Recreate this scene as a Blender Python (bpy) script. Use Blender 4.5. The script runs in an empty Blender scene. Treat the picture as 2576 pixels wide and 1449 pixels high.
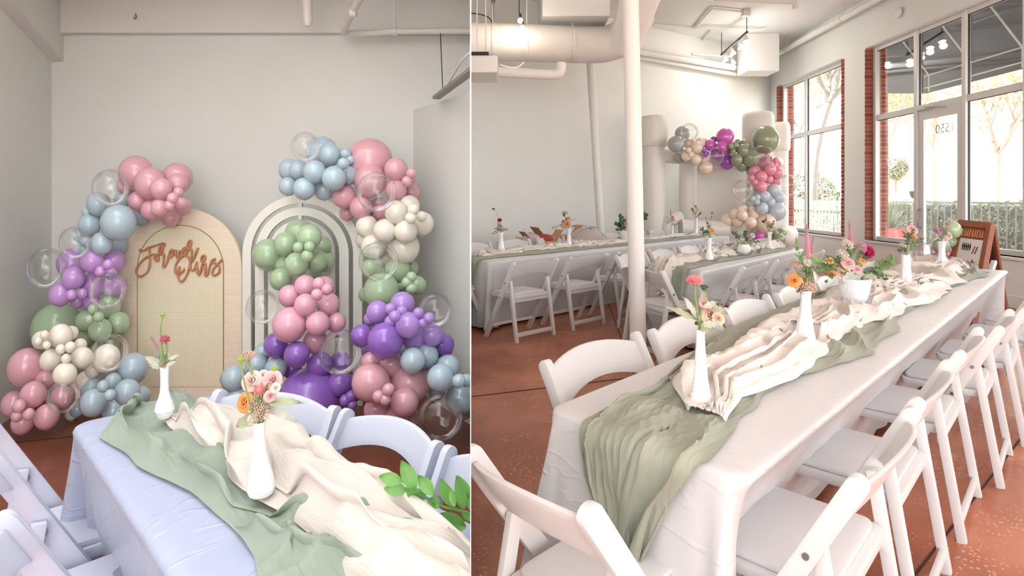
import bpy, bmesh, math, random
import numpy as np
from mathutils import Vector, Matrix
random.seed(7); rng = np.random.default_rng(7)
scene = bpy.context.scene
COL = scene.collection
PI = math.pi
# ------------------------------------------------------------------ camera, sky, sun, exposure
F, CX, HY, H = 1450.0, 1288.0, 500.0, 1.42        # focal length in pixels, horizon column and row, eye height
cam_d = bpy.data.cameras.new('camera'); cam = bpy.data.objects.new('camera', cam_d); COL.objects.link(cam)
cam_d.sensor_fit = 'HORIZONTAL'; cam_d.sensor_width = 36.0; cam_d.lens = F / 2576 * 36.0
cam_d.shift_y = -(1449 / 2 - HY) / 2576; cam_d.clip_start = 0.05; cam_d.clip_end = 300
cam.location = (0, 0, H); cam.rotation_euler = (PI / 2, 0, 0)
scene.camera = cam
world = bpy.data.worlds.new('sky'); scene.world = world; world.use_nodes = True
bg = world.node_tree.nodes['Background']; bg.inputs[0].default_value = (0.94, 0.97, 1.0, 1); bg.inputs[1].default_value = 1.0
sun_d = bpy.data.lights.new('sun', 'SUN'); sun = bpy.data.objects.new('sun', sun_d); COL.objects.link(sun)
sun_d.energy = 4.2; sun_d.angle = 0.02; sun_d.color = (1.0, 0.93, 0.84)
sun.rotation_euler = Vector((0.80, 0.22, -0.62)).to_track_quat('-Z', 'Y').to_euler()
scene.view_settings.view_transform = 'Standard'; scene.view_settings.look = 'None'
scene.view_settings.exposure = 2.27; scene.view_settings.gamma = 1.0
scene.view_settings.use_curve_mapping = False
scene.cycles.use_denoising = True
scene.cycles.transparent_max_bounces = 14
scene.cycles.max_bounces = 6; scene.cycles.diffuse_bounces = 3; scene.cycles.glossy_bounces = 3; scene.cycles.transmission_bounces = 3
scene.cycles.use_adaptive_sampling = True; scene.cycles.adaptive_threshold = 0.12; scene.cycles.caustics_reflective = False; scene.cycles.caustics_refractive = False
scene.cycles.sample_clamp_indirect = 6.0
# ------------------------------------------------------------------ helpers
KP = (CX - 1184.0) / F                       # the divider between the two rooms: X = -KP * Y
ROOM = {'cur': None}
ROOMOBJ = []
def at(px, py, Y):                           # a point of the place, seen at (px, py), Y metres away
    return Vector(((px - CX) / F * Y, Y, H + (HY - py) / F * Y))
def atx(px, py, X):
    Y = X * F / (px - CX); return Vector((X, Y, H + (HY - py) / F * Y))
def onz(px, py, z):
    Y = F * (H - z) / (py - HY); return Vector(((px - CX) / F * Y, Y, z))
class G:
    def __init__(s): s.v = []; s.f = []
    def add(s, v, f):
        n = len(s.v); s.v += [tuple(p) for p in v]; s.f += [tuple(i + n for i in q) for q in f]; return s
    def box(s, x0, x1, y0, y1, z0, z1):
        return s.add([(x0,y0,z0),(x1,y0,z0),(x1,y1,z0),(x0,y1,z0),(x0,y0,z1),(x1,y0,z1),(x1,y1,z1),(x0,y1,z1)],
                     [(3,2,1,0),(4,5,6,7),(0,1,5,4),(1,2,6,5),(2,3,7,6),(3,0,4,7)])
    def bar(s, a, b, w, t, up=(0,0,1)):      # rectangular bar from a to b, w along side, t along up
        a = Vector(a); b = Vector(b); d = (b - a).normalized(); up = Vector(up)
        if abs(d.dot(up)) > .98: up = Vector((0,1,0))
        sd = d.cross(up).normalized(); u = sd.cross(d)
        v = [p + sd*i*w/2 + u*j*t/2 for p in (a, b) for i, j in ((-1,-1),(1,-1),(1,1),(-1,1))]
        return s.add(v, [(3,2,1,0),(4,5,6,7),(0,1,5,4),(1,2,6,5),(2,3,7,6),(3,0,4,7)])
    def tube(s, pts, r, n=8, cap=True):
        pts = [Vector(p) for p in pts]; m = len(pts)
        rs = r if isinstance(r, (list, tuple)) else [r]*m
        v = []; ref = None
        for i, p in enumerate(pts):
            d = (pts[min(i+1,m-1)] - pts[max(i-1,0)])
            d = d.normalized() if d.length > 1e-9 else Vector((0,0,1))
            if ref is None: ref = Vector((0,0,1)) if abs(d.z) < .9 else Vector((1,0,0))
            ref = (ref - d*ref.dot(d)); ref = ref.normalized() if ref.length > 1e-6 else d.orthogonal().normalized()
            q = d.cross(ref)
            v += [p + (ref*math.cos(2*PI*k/n) + q*math.sin(2*PI*k/n))*rs[i] for k in range(n)]
        f = [(i*n+k, i*n+(k+1)%n, (i+1)*n+(k+1)%n, (i+1)*n+k) for i in range(m-1) for k in range(n)]
        if cap: f += [tuple(range(n-1,-1,-1)), tuple((m-1)*n+k for k in range(n))]
        return s.add(v, f)
    def lathe(s, prof, n=24, c=(0,0,0), mod=None, cap=True):   # prof: (r, z)
        v = []
        for r, z in prof:
            for k in range(n):
                a = 2*PI*k/n; rr = r*(mod(a, z) if mod else 1)
                v.append((c[0]+rr*math.cos(a), c[1]+rr*math.sin(a), c[2]+z))
        m = len(prof)
        f = [(i*n+k, i*n+(k+1)%n, (i+1)*n+(k+1)%n, (i+1)*n+k) for i in range(m-1) for k in range(n)]
        if cap: f += [tuple(range(n-1,-1,-1)), tuple((m-1)*n+k for k in range(n))]
        return s.add(v, f)
    def ball(s, c, r, n=10, m=7, sc=(1,1,1)):
        v = [(c[0], c[1], c[2]-r*sc[2])]
        for j in range(1, m):
            t = -PI/2 + PI*j/m
            for k in range(n):
                a = 2*PI*k/n
                v.append((c[0]+r*sc[0]*math.cos(t)*math.cos(a), c[1]+r*sc[1]*math.cos(t)*math.sin(a), c[2]+r*sc[2]*math.sin(t)))
        v.append((c[0], c[1], c[2]+r*sc[2])); L = len(v)-1
        f = [(0, 1+(k+1)%n, 1+k) for k in range(n)]
        f += [(1+j*n+k, 1+j*n+(k+1)%n, 1+(j+1)*n+(k+1)%n, 1+(j+1)*n+k) for j in range(m-2) for k in range(n)]
        f += [(L, 1+(m-2)*n+k, 1+(m-2)*n+(k+1)%n) for k in range(n)]
        return s.add(v, f)
    def prism(s, poly, o, ax, ay, th):       # polygon in the plane (o; ax, ay), extruded by vector th
        o = Vector(o); ax = Vector(ax); ay = Vector(ay); th = Vector(th); n = len(poly)
        v = [o+ax*p[0]+ay*p[1] for p in poly] + [o+ax*p[0]+ay*p[1]+th for p in poly]
        return s.add(v, [tuple(range(n-1,-1,-1)), tuple(range(n,2*n))] + [(i,(i+1)%n,n+(i+1)%n,n+i) for i in range(n)])
    def strip(s, A, B, o, ax, ay, th, closed=False):   # band between outlines A and B (same count), extruded
        o = Vector(o); ax = Vector(ax); ay = Vector(ay); th = Vector(th); n = len(A)
        P = lambda p: o+ax*p[0]+ay*p[1]
        v = [P(p) for p in A]+[P(p) for p in B]+[P(p)+th for p in A]+[P(p)+th for p in B]; f = []
        for i in range(n if closed else n-1):
            j = (i+1) % n
            f += [(i,j,n+j,n+i), (2*n+i,3*n+i,3*n+j,2*n+j), (i,2*n+i,2*n+j,j), (n+i,n+j,3*n+j,3*n+i)]
        if not closed: f += [(0,n,3*n,2*n), (n-1,3*n-1,4*n-1,2*n-1)]
        return s.add(v, f)
    def grid(s, P, n, m):                    # P: list of n*m points, row major
        return s.add(P, [(i*m+j, i*m+j+1, (i+1)*m+j+1, (i+1)*m+j) for i in range(n-1) for j in range(m-1)])
    def xf(s, M):
        s.v = [tuple(M @ Vector(p)) for p in s.v]; return s
def mesh(g, name, smooth=True, bevel=0, seg=2, fix=True, ang=0.7):
    me = bpy.data.meshes.new(name); me.from_pydata(g.v, [], g.f); me.update()
    if bevel or fix:
        bm = bmesh.new(); bm.from_mesh(me)
        if fix: bmesh.ops.recalc_face_normals(bm, faces=bm.faces)
        if bevel:
            ed = [e for e in bm.edges if len(e.link_faces) == 2 and e.calc_face_angle(0) > .5]
            bmesh.ops.bevel(bm, geom=ed, offset=bevel, segments=seg, affect='EDGES', profile=.6, clamp_overlap=True)
        bm.to_mesh(me); bm.free()
    if smooth:
        me.polygons.foreach_set('use_smooth', [True]*len(me.polygons))
        try: me.set_sharp_from_angle(angle=ang)
        except Exception: pass
    return me
def tag(o, label=None, cat=None, group=None, kind=None):
    if label: o['label'] = label
    if cat: o['category'] = cat
    if group: o['group'] = group
    if kind: o['kind'] = kind
    return o
def link(name, data, mat=None, parent=None):
    o = bpy.data.objects.new(name, data); COL.objects.link(o)
    if mat is not None and data is not None and len(data.materials) == 0: data.materials.append(mat)
    if parent is not None: o.parent = parent
    if ROOM['cur']: ROOMOBJ.append((o, ROOM['cur']))
    return o
def thing(name, label, cat, loc=(0,0,0), rz=0, sc=(1,1,1), group=None):
    o = link(name, None); o.location = loc; o.rotation_euler = (0,0,rz); o.scale = sc; o.empty_display_size = .1
    return tag(o, label, cat, group)
def part(name, g, mat, parent, smooth=True, bevel=0, label=None, world=True, seg=2, kind=None, fix=True, ang=.7):
    """a part of a thing; with world=True the shape is given in place coordinates and the thing has no rotation"""
    if world:
        l = Vector((0,0,0)); p = parent
        while p is not None: l += p.location; p = p.parent
        g.v = [(x-l.x, y-l.y, z-l.z) for x, y, z in g.v]
    o = link(name, mesh(g, name, smooth, bevel, seg, fix, ang), mat, parent)
    return tag(o, label, kind=kind)
def solo(name, g, mat, label, cat, smooth=True, bevel=0, group=None, base=None, fix=True, ang=.7):
    """a thing that is one mesh; its origin is put at its base"""
    V = np.array(g.v); c = Vector(base) if base is not None else Vector(((V[:,0].min()+V[:,0].max())/2, (V[:,1].min()+V[:,1].max())/2, V[:,2].min()))
    g.v = [(x-c.x, y-c.y, z-c.z) for x, y, z in g.v]
    o = link(name, mesh(g, name, smooth, bevel, fix=fix, ang=ang), mat); o.location = c
    return tag(o, label, cat, group)
def struct(name, g, mat, smooth=False, bevel=0, parent=None):
    o = link(name, mesh(g, name, smooth, bevel), mat, parent)
    if parent is None: o['kind'] = 'structure'
    return o
def catmull(pts, k=6, closed=False):
    pts = [Vector(p) for p in pts]; n = len(pts); out = []
    for i in range(n-1):
        p0, p1, p2, p3 = pts[max(i-1,0)], pts[i], pts[i+1], pts[min(i+2,n-1)]
        for j in range(k):
            t = j/k; out.append(.5*((2*p1)+(p2-p0)*t+(2*p0-5*p1+4*p2-p3)*t*t+(3*p1-p0-3*p2+p3)*t**3))
    return out+[pts[-1]]
_lat = rng.random((256,256))
def vnoise(x, y, seed=0):                    # smooth value noise in [0,1], arrays
    x = np.asarray(x)+seed*17.31; y = np.asarray(y)+seed*9.17
    xi = np.floor(x).astype(int); yi = np.floor(y).astype(int); fx = x-xi; fy = y-yi
    fx = fx*fx*(3-2*fx); fy = fy*fy*(3-2*fy); L = lambda a, b: _lat[a & 255, b & 255]
    return (L(xi,yi)*(1-fx)+L(xi+1,yi)*fx)*(1-fy)+(L(xi,yi+1)*(1-fx)+L(xi+1,yi+1)*fx)*fy
# ------------------------------------------------------------------ materials (all procedural)
def srgb(r, g, b):
    f = lambda c: (c/255/12.92) if c/255 <= .04045 else ((c/255+.055)/1.055)**2.4
    return (f(r), f(g), f(b), 1)
def mat(name, col, rough=.5, var=0, scale=8, bump=0, bscale=60, metal=0, spec=.5, coat=0, sss=0, sheen=0, trans=0, stretch=None, bdist=.01):
    m = bpy.data.materials.new(name); m.use_nodes = True; nt = m.node_tree; b = nt.nodes['Principled BSDF']
    b.inputs['Base Color'].default_value = col; b.inputs['Roughness'].default_value = rough; b.inputs['Metallic'].default_value = metal
    b.inputs['Specular IOR Level'].default_value = spec; b.inputs['Coat Weight'].default_value = coat
    if sheen: b.inputs['Sheen Weight'].default_value = sheen; b.inputs['Sheen Roughness'].default_value = .4
    tc = None
    if var or bump:
        tc = nt.nodes.new('ShaderNodeTexCoord'); src = tc.outputs['Object']
        if stretch:
            mp = nt.nodes.new('ShaderNodeMapping'); mp.inputs['Scale'].default_value = stretch; nt.links.new(src, mp.inputs[0]); src = mp.outputs[0]
    if var:
        n = nt.nodes.new('ShaderNodeTexNoise'); n.inputs['Scale'].default_value = scale; n.inputs['Detail'].default_value = 4; nt.links.new(src, n.inputs['Vector'])
        r = nt.nodes.new('ShaderNodeValToRGB'); r.color_ramp.elements[0].position = .3; r.color_ramp.elements[1].position = .7
        r.color_ramp.elements[0].color = tuple(c*(1-var) for c in col[:3])+(1,); r.color_ramp.elements[1].color = tuple(min(1,c*(1+var*.6)) for c in col[:3])+(1,)
        nt.links.new(n.outputs['Fac'], r.inputs[0]); nt.links.new(r.outputs[0], b.inputs['Base Color'])
    if bump:
        n2 = nt.nodes.new('ShaderNodeTexNoise'); n2.inputs['Scale'].default_value = bscale; n2.inputs['Detail'].default_value = 5; nt.links.new(src, n2.inputs['Vector'])
        bp = nt.nodes.new('ShaderNodeBump'); bp.inputs['Strength'].default_value = bump; bp.inputs['Distance'].default_value = bdist
        nt.links.new(n2.outputs['Fac'], bp.inputs['Height']); nt.links.new(bp.outputs[0], b.inputs['Normal'])
    if trans:                                # thin cloth or petal: some light passes through
        t = nt.nodes.new('ShaderNodeBsdfTranslucent'); t.inputs[0].default_value = col; mx = nt.nodes.new('ShaderNodeMixShader'); mx.inputs[0].default_value = trans
        nt.links.new(b.outputs[0], mx.inputs[1]); nt.links.new(t.outputs[0], mx.inputs[2]); nt.links.new(mx.outputs[0], nt.nodes['Material Output'].inputs[0])
    return m
def emit(name, col, s):
    m = bpy.data.materials.new(name); m.use_nodes = True; nt = m.node_tree; e = nt.nodes.new('ShaderNodeEmission')
    e.inputs[0].default_value = col; e.inputs[1].default_value = s; nt.links.new(e.outputs[0], nt.nodes['Material Output'].inputs[0]); return m
def clear(name, col, lo, hi, rough=.02):     # thin clear film: transparent, mirrors more at grazing angles
    m = bpy.data.materials.new(name); m.use_nodes = True; nt = m.node_tree; nt.nodes.remove(nt.nodes['Principled BSDF'])
    t = nt.nodes.new('ShaderNodeBsdfTransparent'); t.inputs[0].default_value = col
    gl = nt.nodes.new('ShaderNodeBsdfGlossy'); gl.inputs['Roughness'].default_value = rough; gl.inputs[0].default_value = (1,1,1,1)
    lw = nt.nodes.new('ShaderNodeLayerWeight'); lw.inputs[0].default_value = .25
    mr = nt.nodes.new('ShaderNodeMapRange'); mr.inputs[3].default_value = lo; mr.inputs[4].default_value = hi
    mx = nt.nodes.new('ShaderNodeMixShader')
    nt.links.new(lw.outputs['Fresnel'], mr.inputs[0]); nt.links.new(mr.outputs[0], mx.inputs[0])
    nt.links.new(t.outputs[0], mx.inputs[1]); nt.links.new(gl.outputs[0], mx.inputs[2]); nt.links.new(mx.outputs[0], nt.nodes['Material Output'].inputs[0]); return m
M = {}
M['wall_cream'] = mat('wall_cream', srgb(234,234,229), .85, .025, 1.2, .05, 90)
M['wall_white'] = mat('wall_white', srgb(239,239,235), .85, .02, 1.2, .05, 90)
M['ceiling'] = mat('ceiling_paint', srgb(238,237,234), .9, .02, 1.0)
M['ceiling_l'] = mat('ceiling_paint_cream', srgb(225,216,202), .9, .03, 1.0)
M['pipe'] = mat('white_pipe_paint', srgb(236,233,228), .55, .03, 4)
M['duct'] = mat('duct_paint', srgb(234,228,222), .6, .03, 3)
M['trim'] = mat('white_trim', srgb(236,234,232), .4)
M['chair'] = mat('white_resin', srgb(216,214,213), .32, .015, 3, spec=.5)
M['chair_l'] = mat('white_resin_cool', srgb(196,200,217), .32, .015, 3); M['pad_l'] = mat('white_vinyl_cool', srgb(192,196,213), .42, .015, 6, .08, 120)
M['pad'] = mat('white_vinyl', srgb(214,213,214), .42, .015, 6, .08, 120)
def satin(name, col, rough, ang):             # satin table linen with pressed creases running across the table
    m = mat(name, col, rough, .015, 3, sheen=.2); nt = m.node_tree; N = nt.nodes.new; L = nt.links.new; b = nt.nodes['Principled BSDF']
    tc = N('ShaderNodeTexCoord'); r = N('ShaderNodeMapping'); r.inputs['Rotation'].default_value = (0,0,ang); L(tc.outputs['Object'], r.inputs[0])
    q = N('ShaderNodeMapping'); q.inputs['Scale'].default_value = (7,2.2,7); L(r.outputs[0], q.inputs[0])
    n = N('ShaderNodeTexNoise'); n.inputs['Scale'].default_value = 1.3; n.inputs['Detail'].default_value = 2; n.inputs['Distortion'].default_value = .5; L(q.outputs[0], n.inputs['Vector'])
    su = N('ShaderNodeMath'); su.operation = 'SUBTRACT'; su.inputs[1].default_value = .5; L(n.outputs['Fac'], su.inputs[0])
    ab = N('ShaderNodeMath'); ab.operation = 'ABSOLUTE'; L(su.outputs[0], ab.inputs[0])
    mr = N('ShaderNodeMapRange'); mr.interpolation_type = 'SMOOTHSTEP'; mr.inputs[1].default_value = 0; mr.inputs[2].default_value = .035; mr.inputs[3].default_value = 1; mr.inputs[4].default_value = 0; L(ab.outputs[0], mr.inputs[0])
    n2 = N('ShaderNodeTexNoise'); n2.inputs['Scale'].default_value = 3.0; L(tc.outputs['Object'], n2.inputs['Vector'])
    mu = N('ShaderNodeMath'); mu.operation = 'MULTIPLY'; L(mr.outputs[0], mu.inputs[0]); L(n2.outputs['Fac'], mu.inputs[1])
    n3 = N('ShaderNodeTexNoise'); n3.inputs['Scale'].default_value = 5; n3.inputs['Detail'].default_value = 3; L(tc.outputs['Object'], n3.inputs['Vector'])
    ad = N('ShaderNodeMath'); ad.operation = 'MULTIPLY_ADD'; ad.inputs[1].default_value = 1.2; L(n3.outputs['Fac'], ad.inputs[0]); L(mu.outputs[0], ad.inputs[2])
    bp = N('ShaderNodeBump'); bp.inputs['Strength'].default_value = .45; bp.inputs['Distance'].default_value = .005; L(ad.outputs[0], bp.inputs['Height']); L(bp.outputs[0], b.inputs['Normal'])
    return m
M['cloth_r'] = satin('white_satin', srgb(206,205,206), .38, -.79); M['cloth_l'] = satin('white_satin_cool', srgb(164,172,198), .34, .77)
M['steel'] = mat('steel', srgb(150,150,152), .3, metal=1)
M['dark_metal'] = mat('dark_metal', srgb(60,56,54), .5, metal=.6)
M['black'] = mat('black_plastic', srgb(32,30,30), .5)
M['milk'] = mat('milk_glass', srgb(240,240,243), .12, .01, 5, coat=.4)
M['alu'] = mat('white_window_frame', srgb(226,224,222), .35, .02, 4)
M['gasket'] = mat('dark_gasket', srgb(48,50,54), .6)
M['glass'] = clear('window_glass', (.97,.98,.98,1), .008, .25)
M['bubble'] = clear('clear_vinyl', (.98,.985,.985,1), .04, .42, .03)
def gauze(name, col, ang):                   # crinkled cotton gauze, its crinkles running along the runner
    m = mat(name, col, .9, .07, 6, sheen=.25, trans=.22); nt = m.node_tree; N = nt.nodes.new; L = nt.links.new; b = nt.nodes['Principled BSDF']
    tc = N('ShaderNodeTexCoord'); r = N('ShaderNodeMapping'); r.inputs['Rotation'].default_value = (0,0,ang); L(tc.outputs['Object'], r.inputs[0])
    q = N('ShaderNodeMapping'); q.inputs['Scale'].default_value = (7,85,30); L(r.outputs[0], q.inputs[0])
    n = N('ShaderNodeTexNoise'); n.inputs['Scale'].default_value = 1.0; n.inputs['Detail'].default_value = 4; n.inputs['Distortion'].default_value = .6; L(q.outputs[0], n.inputs['Vector'])
    bp = N('ShaderNodeBump'); bp.inputs['Strength'].default_value = .75; bp.inputs['Distance'].default_value = .006; L(n.outputs['Fac'], bp.inputs['Height']); L(bp.outputs[0], b.inputs['Normal'])
    return m
M['sage_l'] = gauze('sage_gauze', srgb(156,170,154), .77); M['beige_l'] = gauze('beige_gauze', srgb(226,217,208), .77)
M['sage_r'] = gauze('sage_gauze_warm', srgb(172,176,158), -.79); M['blush_r'] = gauze('blush_gauze', srgb(250,240,232), -.79)
def floor_mat(name, c0, c1, c2, speck):
    m = bpy.data.materials.new(name); m.use_nodes = True; nt = m.node_tree; b = nt.nodes['Principled BSDF']; N = nt.nodes.new; L = nt.links.new
    tc = N('ShaderNodeTexCoord'); n1 = N('ShaderNodeTexNoise'); n1.inputs['Scale'].default_value = 1.7; n1.inputs['Detail'].default_value = 5; n1.inputs['Roughness'].default_value = .55
    L(tc.outputs['Object'], n1.inputs['Vector'])
    r = N('ShaderNodeValToRGB'); e = r.color_ramp.elements
    e[0].position = .28; e[0].color = c0; e[1].position = .72; e[1].color = c2
    x = e.new(.5); x.color = c1; L(n1.outputs['Fac'], r.inputs[0])
    v = N('ShaderNodeTexVoronoi'); v.inputs['Scale'].default_value = 62; v.inputs['Randomness'].default_value = 1; L(tc.outputs['Object'], v.inputs['Vector'])
    n2 = N('ShaderNodeTexNoise'); n2.inputs['Scale'].default_value = 3.1; n2.inputs['Detail'].default_value = 3; L(tc.outputs['Object'], n2.inputs['Vector'])
    th = N('ShaderNodeMapRange'); th.inputs[1].default_value = .34; th.inputs[2].default_value = .66; th.inputs[3].default_value = speck*.07; th.inputs[4].default_value = speck; L(n2.outputs['Fac'], th.inputs[0])
    sepc = N('ShaderNodeSeparateColor'); L(v.outputs['Color'], sepc.inputs[0])
    pick = N('ShaderNodeMath'); pick.operation = 'GREATER_THAN'; pick.inputs[1].default_value = .5; L(sepc.outputs[0], pick.inputs[0])
    lt = N('ShaderNodeMath'); lt.operation = 'LESS_THAN'; L(v.outputs['Distance'], lt.inputs[0]); L(th.outputs[0], lt.inputs[1])
    mu = N('ShaderNodeMath'); mu.operation = 'MULTIPLY'; L(pick.outputs[0], mu.inputs[0]); L(lt.outputs[0], mu.inputs[1])
    mx = N('ShaderNodeMixRGB'); mx.inputs[2].default_value = srgb(214,160,130); L(mu.outputs[0], mx.inputs[0]); L(r.outputs[0], mx.inputs[1]); L(mx.outputs[0], b.inputs['Base Color'])
    rr = N('ShaderNodeMapRange'); rr.inputs[3].default_value = .22; rr.inputs[4].default_value = .36; L(n2.outputs['Fac'], rr.inputs[0]); L(rr.outputs[0], b.inputs['Roughness'])
    return m
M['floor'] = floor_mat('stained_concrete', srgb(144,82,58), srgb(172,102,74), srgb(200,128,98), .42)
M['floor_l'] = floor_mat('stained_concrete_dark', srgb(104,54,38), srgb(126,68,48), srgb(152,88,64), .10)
# ------------------------------------------------------------------ the setting: ground, floor, walls, ceilings, divider
def onzc(px, py, z): return onz(px, py, z)
M['pavement'] = mat('pavement', srgb(190,184,176), .9, .08, 2)
g = G().box(-40, 60, -40, 90, -.6, -.16); struct('ground', g, M['pavement'])
ROOM['cur'] = 'R'; floor = struct('floor', G().box(-2.2, 6.95, -6.5, 15.2, -.15, 0), M['floor'])
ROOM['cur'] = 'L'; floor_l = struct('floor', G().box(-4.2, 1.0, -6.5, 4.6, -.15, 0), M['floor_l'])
M['joint'] = mat('joint_sealant', srgb(62,34,26), .8)
ROOM['cur'] = 'R'
for (a, b) in (((1150,1002),(1800,925)), ((1530,760),(1760,1400)), ((2300,1449),(2640,1010))):
    p = onz(*a, 0.001); q = onz(*b, 0.001)
    o = link('floor_joint', mesh(G().bar(p, q, .009, .004), 'floor_joint', False), M['joint'], floor)
ROOM['cur'] = 'L'
p = onz(-60,1122,.001); q = onz(190,1098,.001)
link('floor_joint', mesh(G().bar(p, q, .007, .004), 'floor_joint', False), M['joint'], floor_l)
ROOM['cur'] = None
# divider between the two rooms
h0, h1 = .75, 15.2; d = .00072
g = G(); v = []
for Y in (h0, h1):
    for s in (-1, 1):
        for z in (0, 5.1): v.append((-(KP - s*d)*Y, Y, z))
g.add(v, [(0,1,3,2),(4,6,7,5),(0,4,5,1),(2,3,7,6),(1,5,7,3),(0,2,6,4)])
struct('wall_divider', g, M['wall_white'])
# ---- left room
YB = 4.33; XC = (130-CX)/F*YB; XR = (1040-CX)/F*YB; ZC = 2.90
ROOM['cur'] = 'L'
struct('wall_back', G().box(XC-.3, .3, YB, YB+.15, 0, ZC), M['wall_cream'])
dl = Vector((.255,-.727,0)).normalized(); nl = Vector((-dl.y*-1, dl.x*-1, 0)); c0 = Vector((XC, YB, 0))
nl = Vector((dl.y, -dl.x, 0))                 # points out of the room (left)
def slab(a, b, n, th, z0, z1):
    a = Vector(a); b = Vector(b); n = Vector(n)
    v = []
    for z in (z0, z1): v += [(a.x,a.y,z),(b.x,b.y,z),(b.x+n.x*th,b.y+n.y*th,z),(a.x+n.x*th,a.y+n.y*th,z)]
    return G().add(v, [(3,2,1,0),(4,5,6,7),(0,1,5,4),(1,2,6,5),(2,3,7,6),(3,0,4,7)])
wl0 = c0 - dl*.1; wl1 = c0 + dl*6.2
g = slab(wl0, wl1, nl, .15, 0, ZC); g2 = slab(c0+dl*.9, wl1, nl, .15, ZC, 7.0); g.add(g2.v, g2.f); struct('wall_left', g, M['wall_cream'])  # upper slab is out of view, added to block sun where the ceiling stops
# beam along the left wall, its underside rising towards the front
g = G(); v = []
for t, zb in ((0, 2.444), (1.6, 2.80)):
    p = c0 + dl*t; q = p - nl*(.085+.02*t)
    v += [(p.x,p.y,zb),(q.x,q.y,zb),(q.x,q.y,ZC),(p.x,p.y,ZC)]
g.add(v, [(0,1,2,3),(7,6,5,4),(0,4,5,1),(1,5,6,2),(2,6,7,3),(3,7,4,0)])
struct('trim_1', g, M['wall_cream'])
struct('trim_2', G().box(XC+.085, .3, YB-.06, YB, H+(HY-88)/F*YB, ZC), M['wall_cream'])
a = Vector((XR, YB, 0)); b = Vector((-.262, 3.62, 0)); dr = (b-a).normalized(); nr = Vector((-dr.y, dr.x, 0))
struct('wall_right', slab(a, b+dr*.3, nr, .5, 0, 2.09), M['wall_cream'])
struct('ceiling', G().box(-4.2, .3, 2.95, YB+.15, ZC, ZC+.12), M['ceiling_l'])
# ---- right room
ZR = 5.1; XW = 6.53; YC = 14.6
R0 = Vector((-KP*10-.4, 9.75, 0)); R1 = Vector((XW+.2, 14.73, 0)); db = (R1-R0).normalized(); nb = Vector((-db.y, db.x, 0))
ROOM['cur'] = 'R'
struct('wall_rear', slab(R0, R1, nb, .15, 0, ZR), M['wall_white'])
struct('ceiling', G().box(-1.5, XW+.45, -6.5, 15.2, ZR, ZR+.12), M['ceiling'])
def back_at(px, py, off=0):                  # point on the rear wall, off metres in front of it
    k = (px-CX)/F; o = R0 - nb*off
    t = (k*o.y - o.x)/(db.x - k*db.y); p = o + db*t
    return Vector((p.x, p.y, H+(HY-py)/F*p.y))
ZS, ZM, ZH = .66, 2.90, 4.2                  # sill, middle rail, head of the street windows
Y1a, Y1b = 11.40, 14.20; Y2a, Y2b = 4.2, 10.65
g = G()
g.box(XW, XW+.40, Y1b, 15.0, 0, ZR); g.box(XW, XW+.40, Y2b, Y1a, 0, ZR); g.box(XW, XW+.40, 3.5, Y2a, 0, ZR); g.box(XW, XW+.40, -6.5, -4.0, 0, ZR); g.box(XW, XW+.40, -4.0, 3.5, 0, ZS); g.box(XW, XW+.40, -4.0, 3.5, ZH, ZR)
g.box(XW, XW+.40, Y1a, Y1b, 0, ZS); g.box(XW, XW+.40, Y1a, Y1b, ZH, ZR)
YD0, YD1 = 8.49, 9.506                       # the door bay
g.box(XW, XW+.40, YD1+.05, Y2b, 0, ZS); g.box(XW, XW+.40, Y2a, YD0-.05, 0, ZS); g.box(XW, XW+.40, Y2a, Y2b, ZH, ZR)
wst = struct('wall_street', g, M['wall_white'])
M['brick'] = [mat('red_brick_%d' % i, c, .85, .18, 14, .3, 60) for i, c in enumerate((srgb(148,78,62), srgb(162,90,72), srgb(136,68,54)))]
M['mortar'] = mat('mortar', srgb(176,150,134), .95)
bm_ = {}
def brick_mesh(k, L, w=.010):
    key = (k, round(L,3), w)
    if key not in bm_:
        bm_[key] = mesh(G().box(0, L, -w, .010, 0, .068), 'brick', False, .003, 1); bm_[key].materials.append(M['brick'][k])
    return bm_[key]
for (yj, s) in ((Y1b, -1), (Y1a, 1), (Y2b, -1)):
    z = ZS+.01; i = 0
    while z < ZH-.05:
        for x0, L in ((XW-.012, .165), (XW+.245, .16)):
            o = link('brick', brick_mesh((i*7+i//3) % 3, L, .085 if s > 0 else .010), None, wst); o.location = (x0+random.uniform(-.003,.003), yj+s*.010, z)
        z += .078; i += 1
    link('mortar_bed', mesh(G().box(XW+.002, XW+.398, yj if s>0 else yj-.015, yj+.015 if s>0 else yj, ZS, ZH), 'mortar_bed', False), M['mortar'], wst)
XF = 6.70                                    # plane of the window frames
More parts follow.
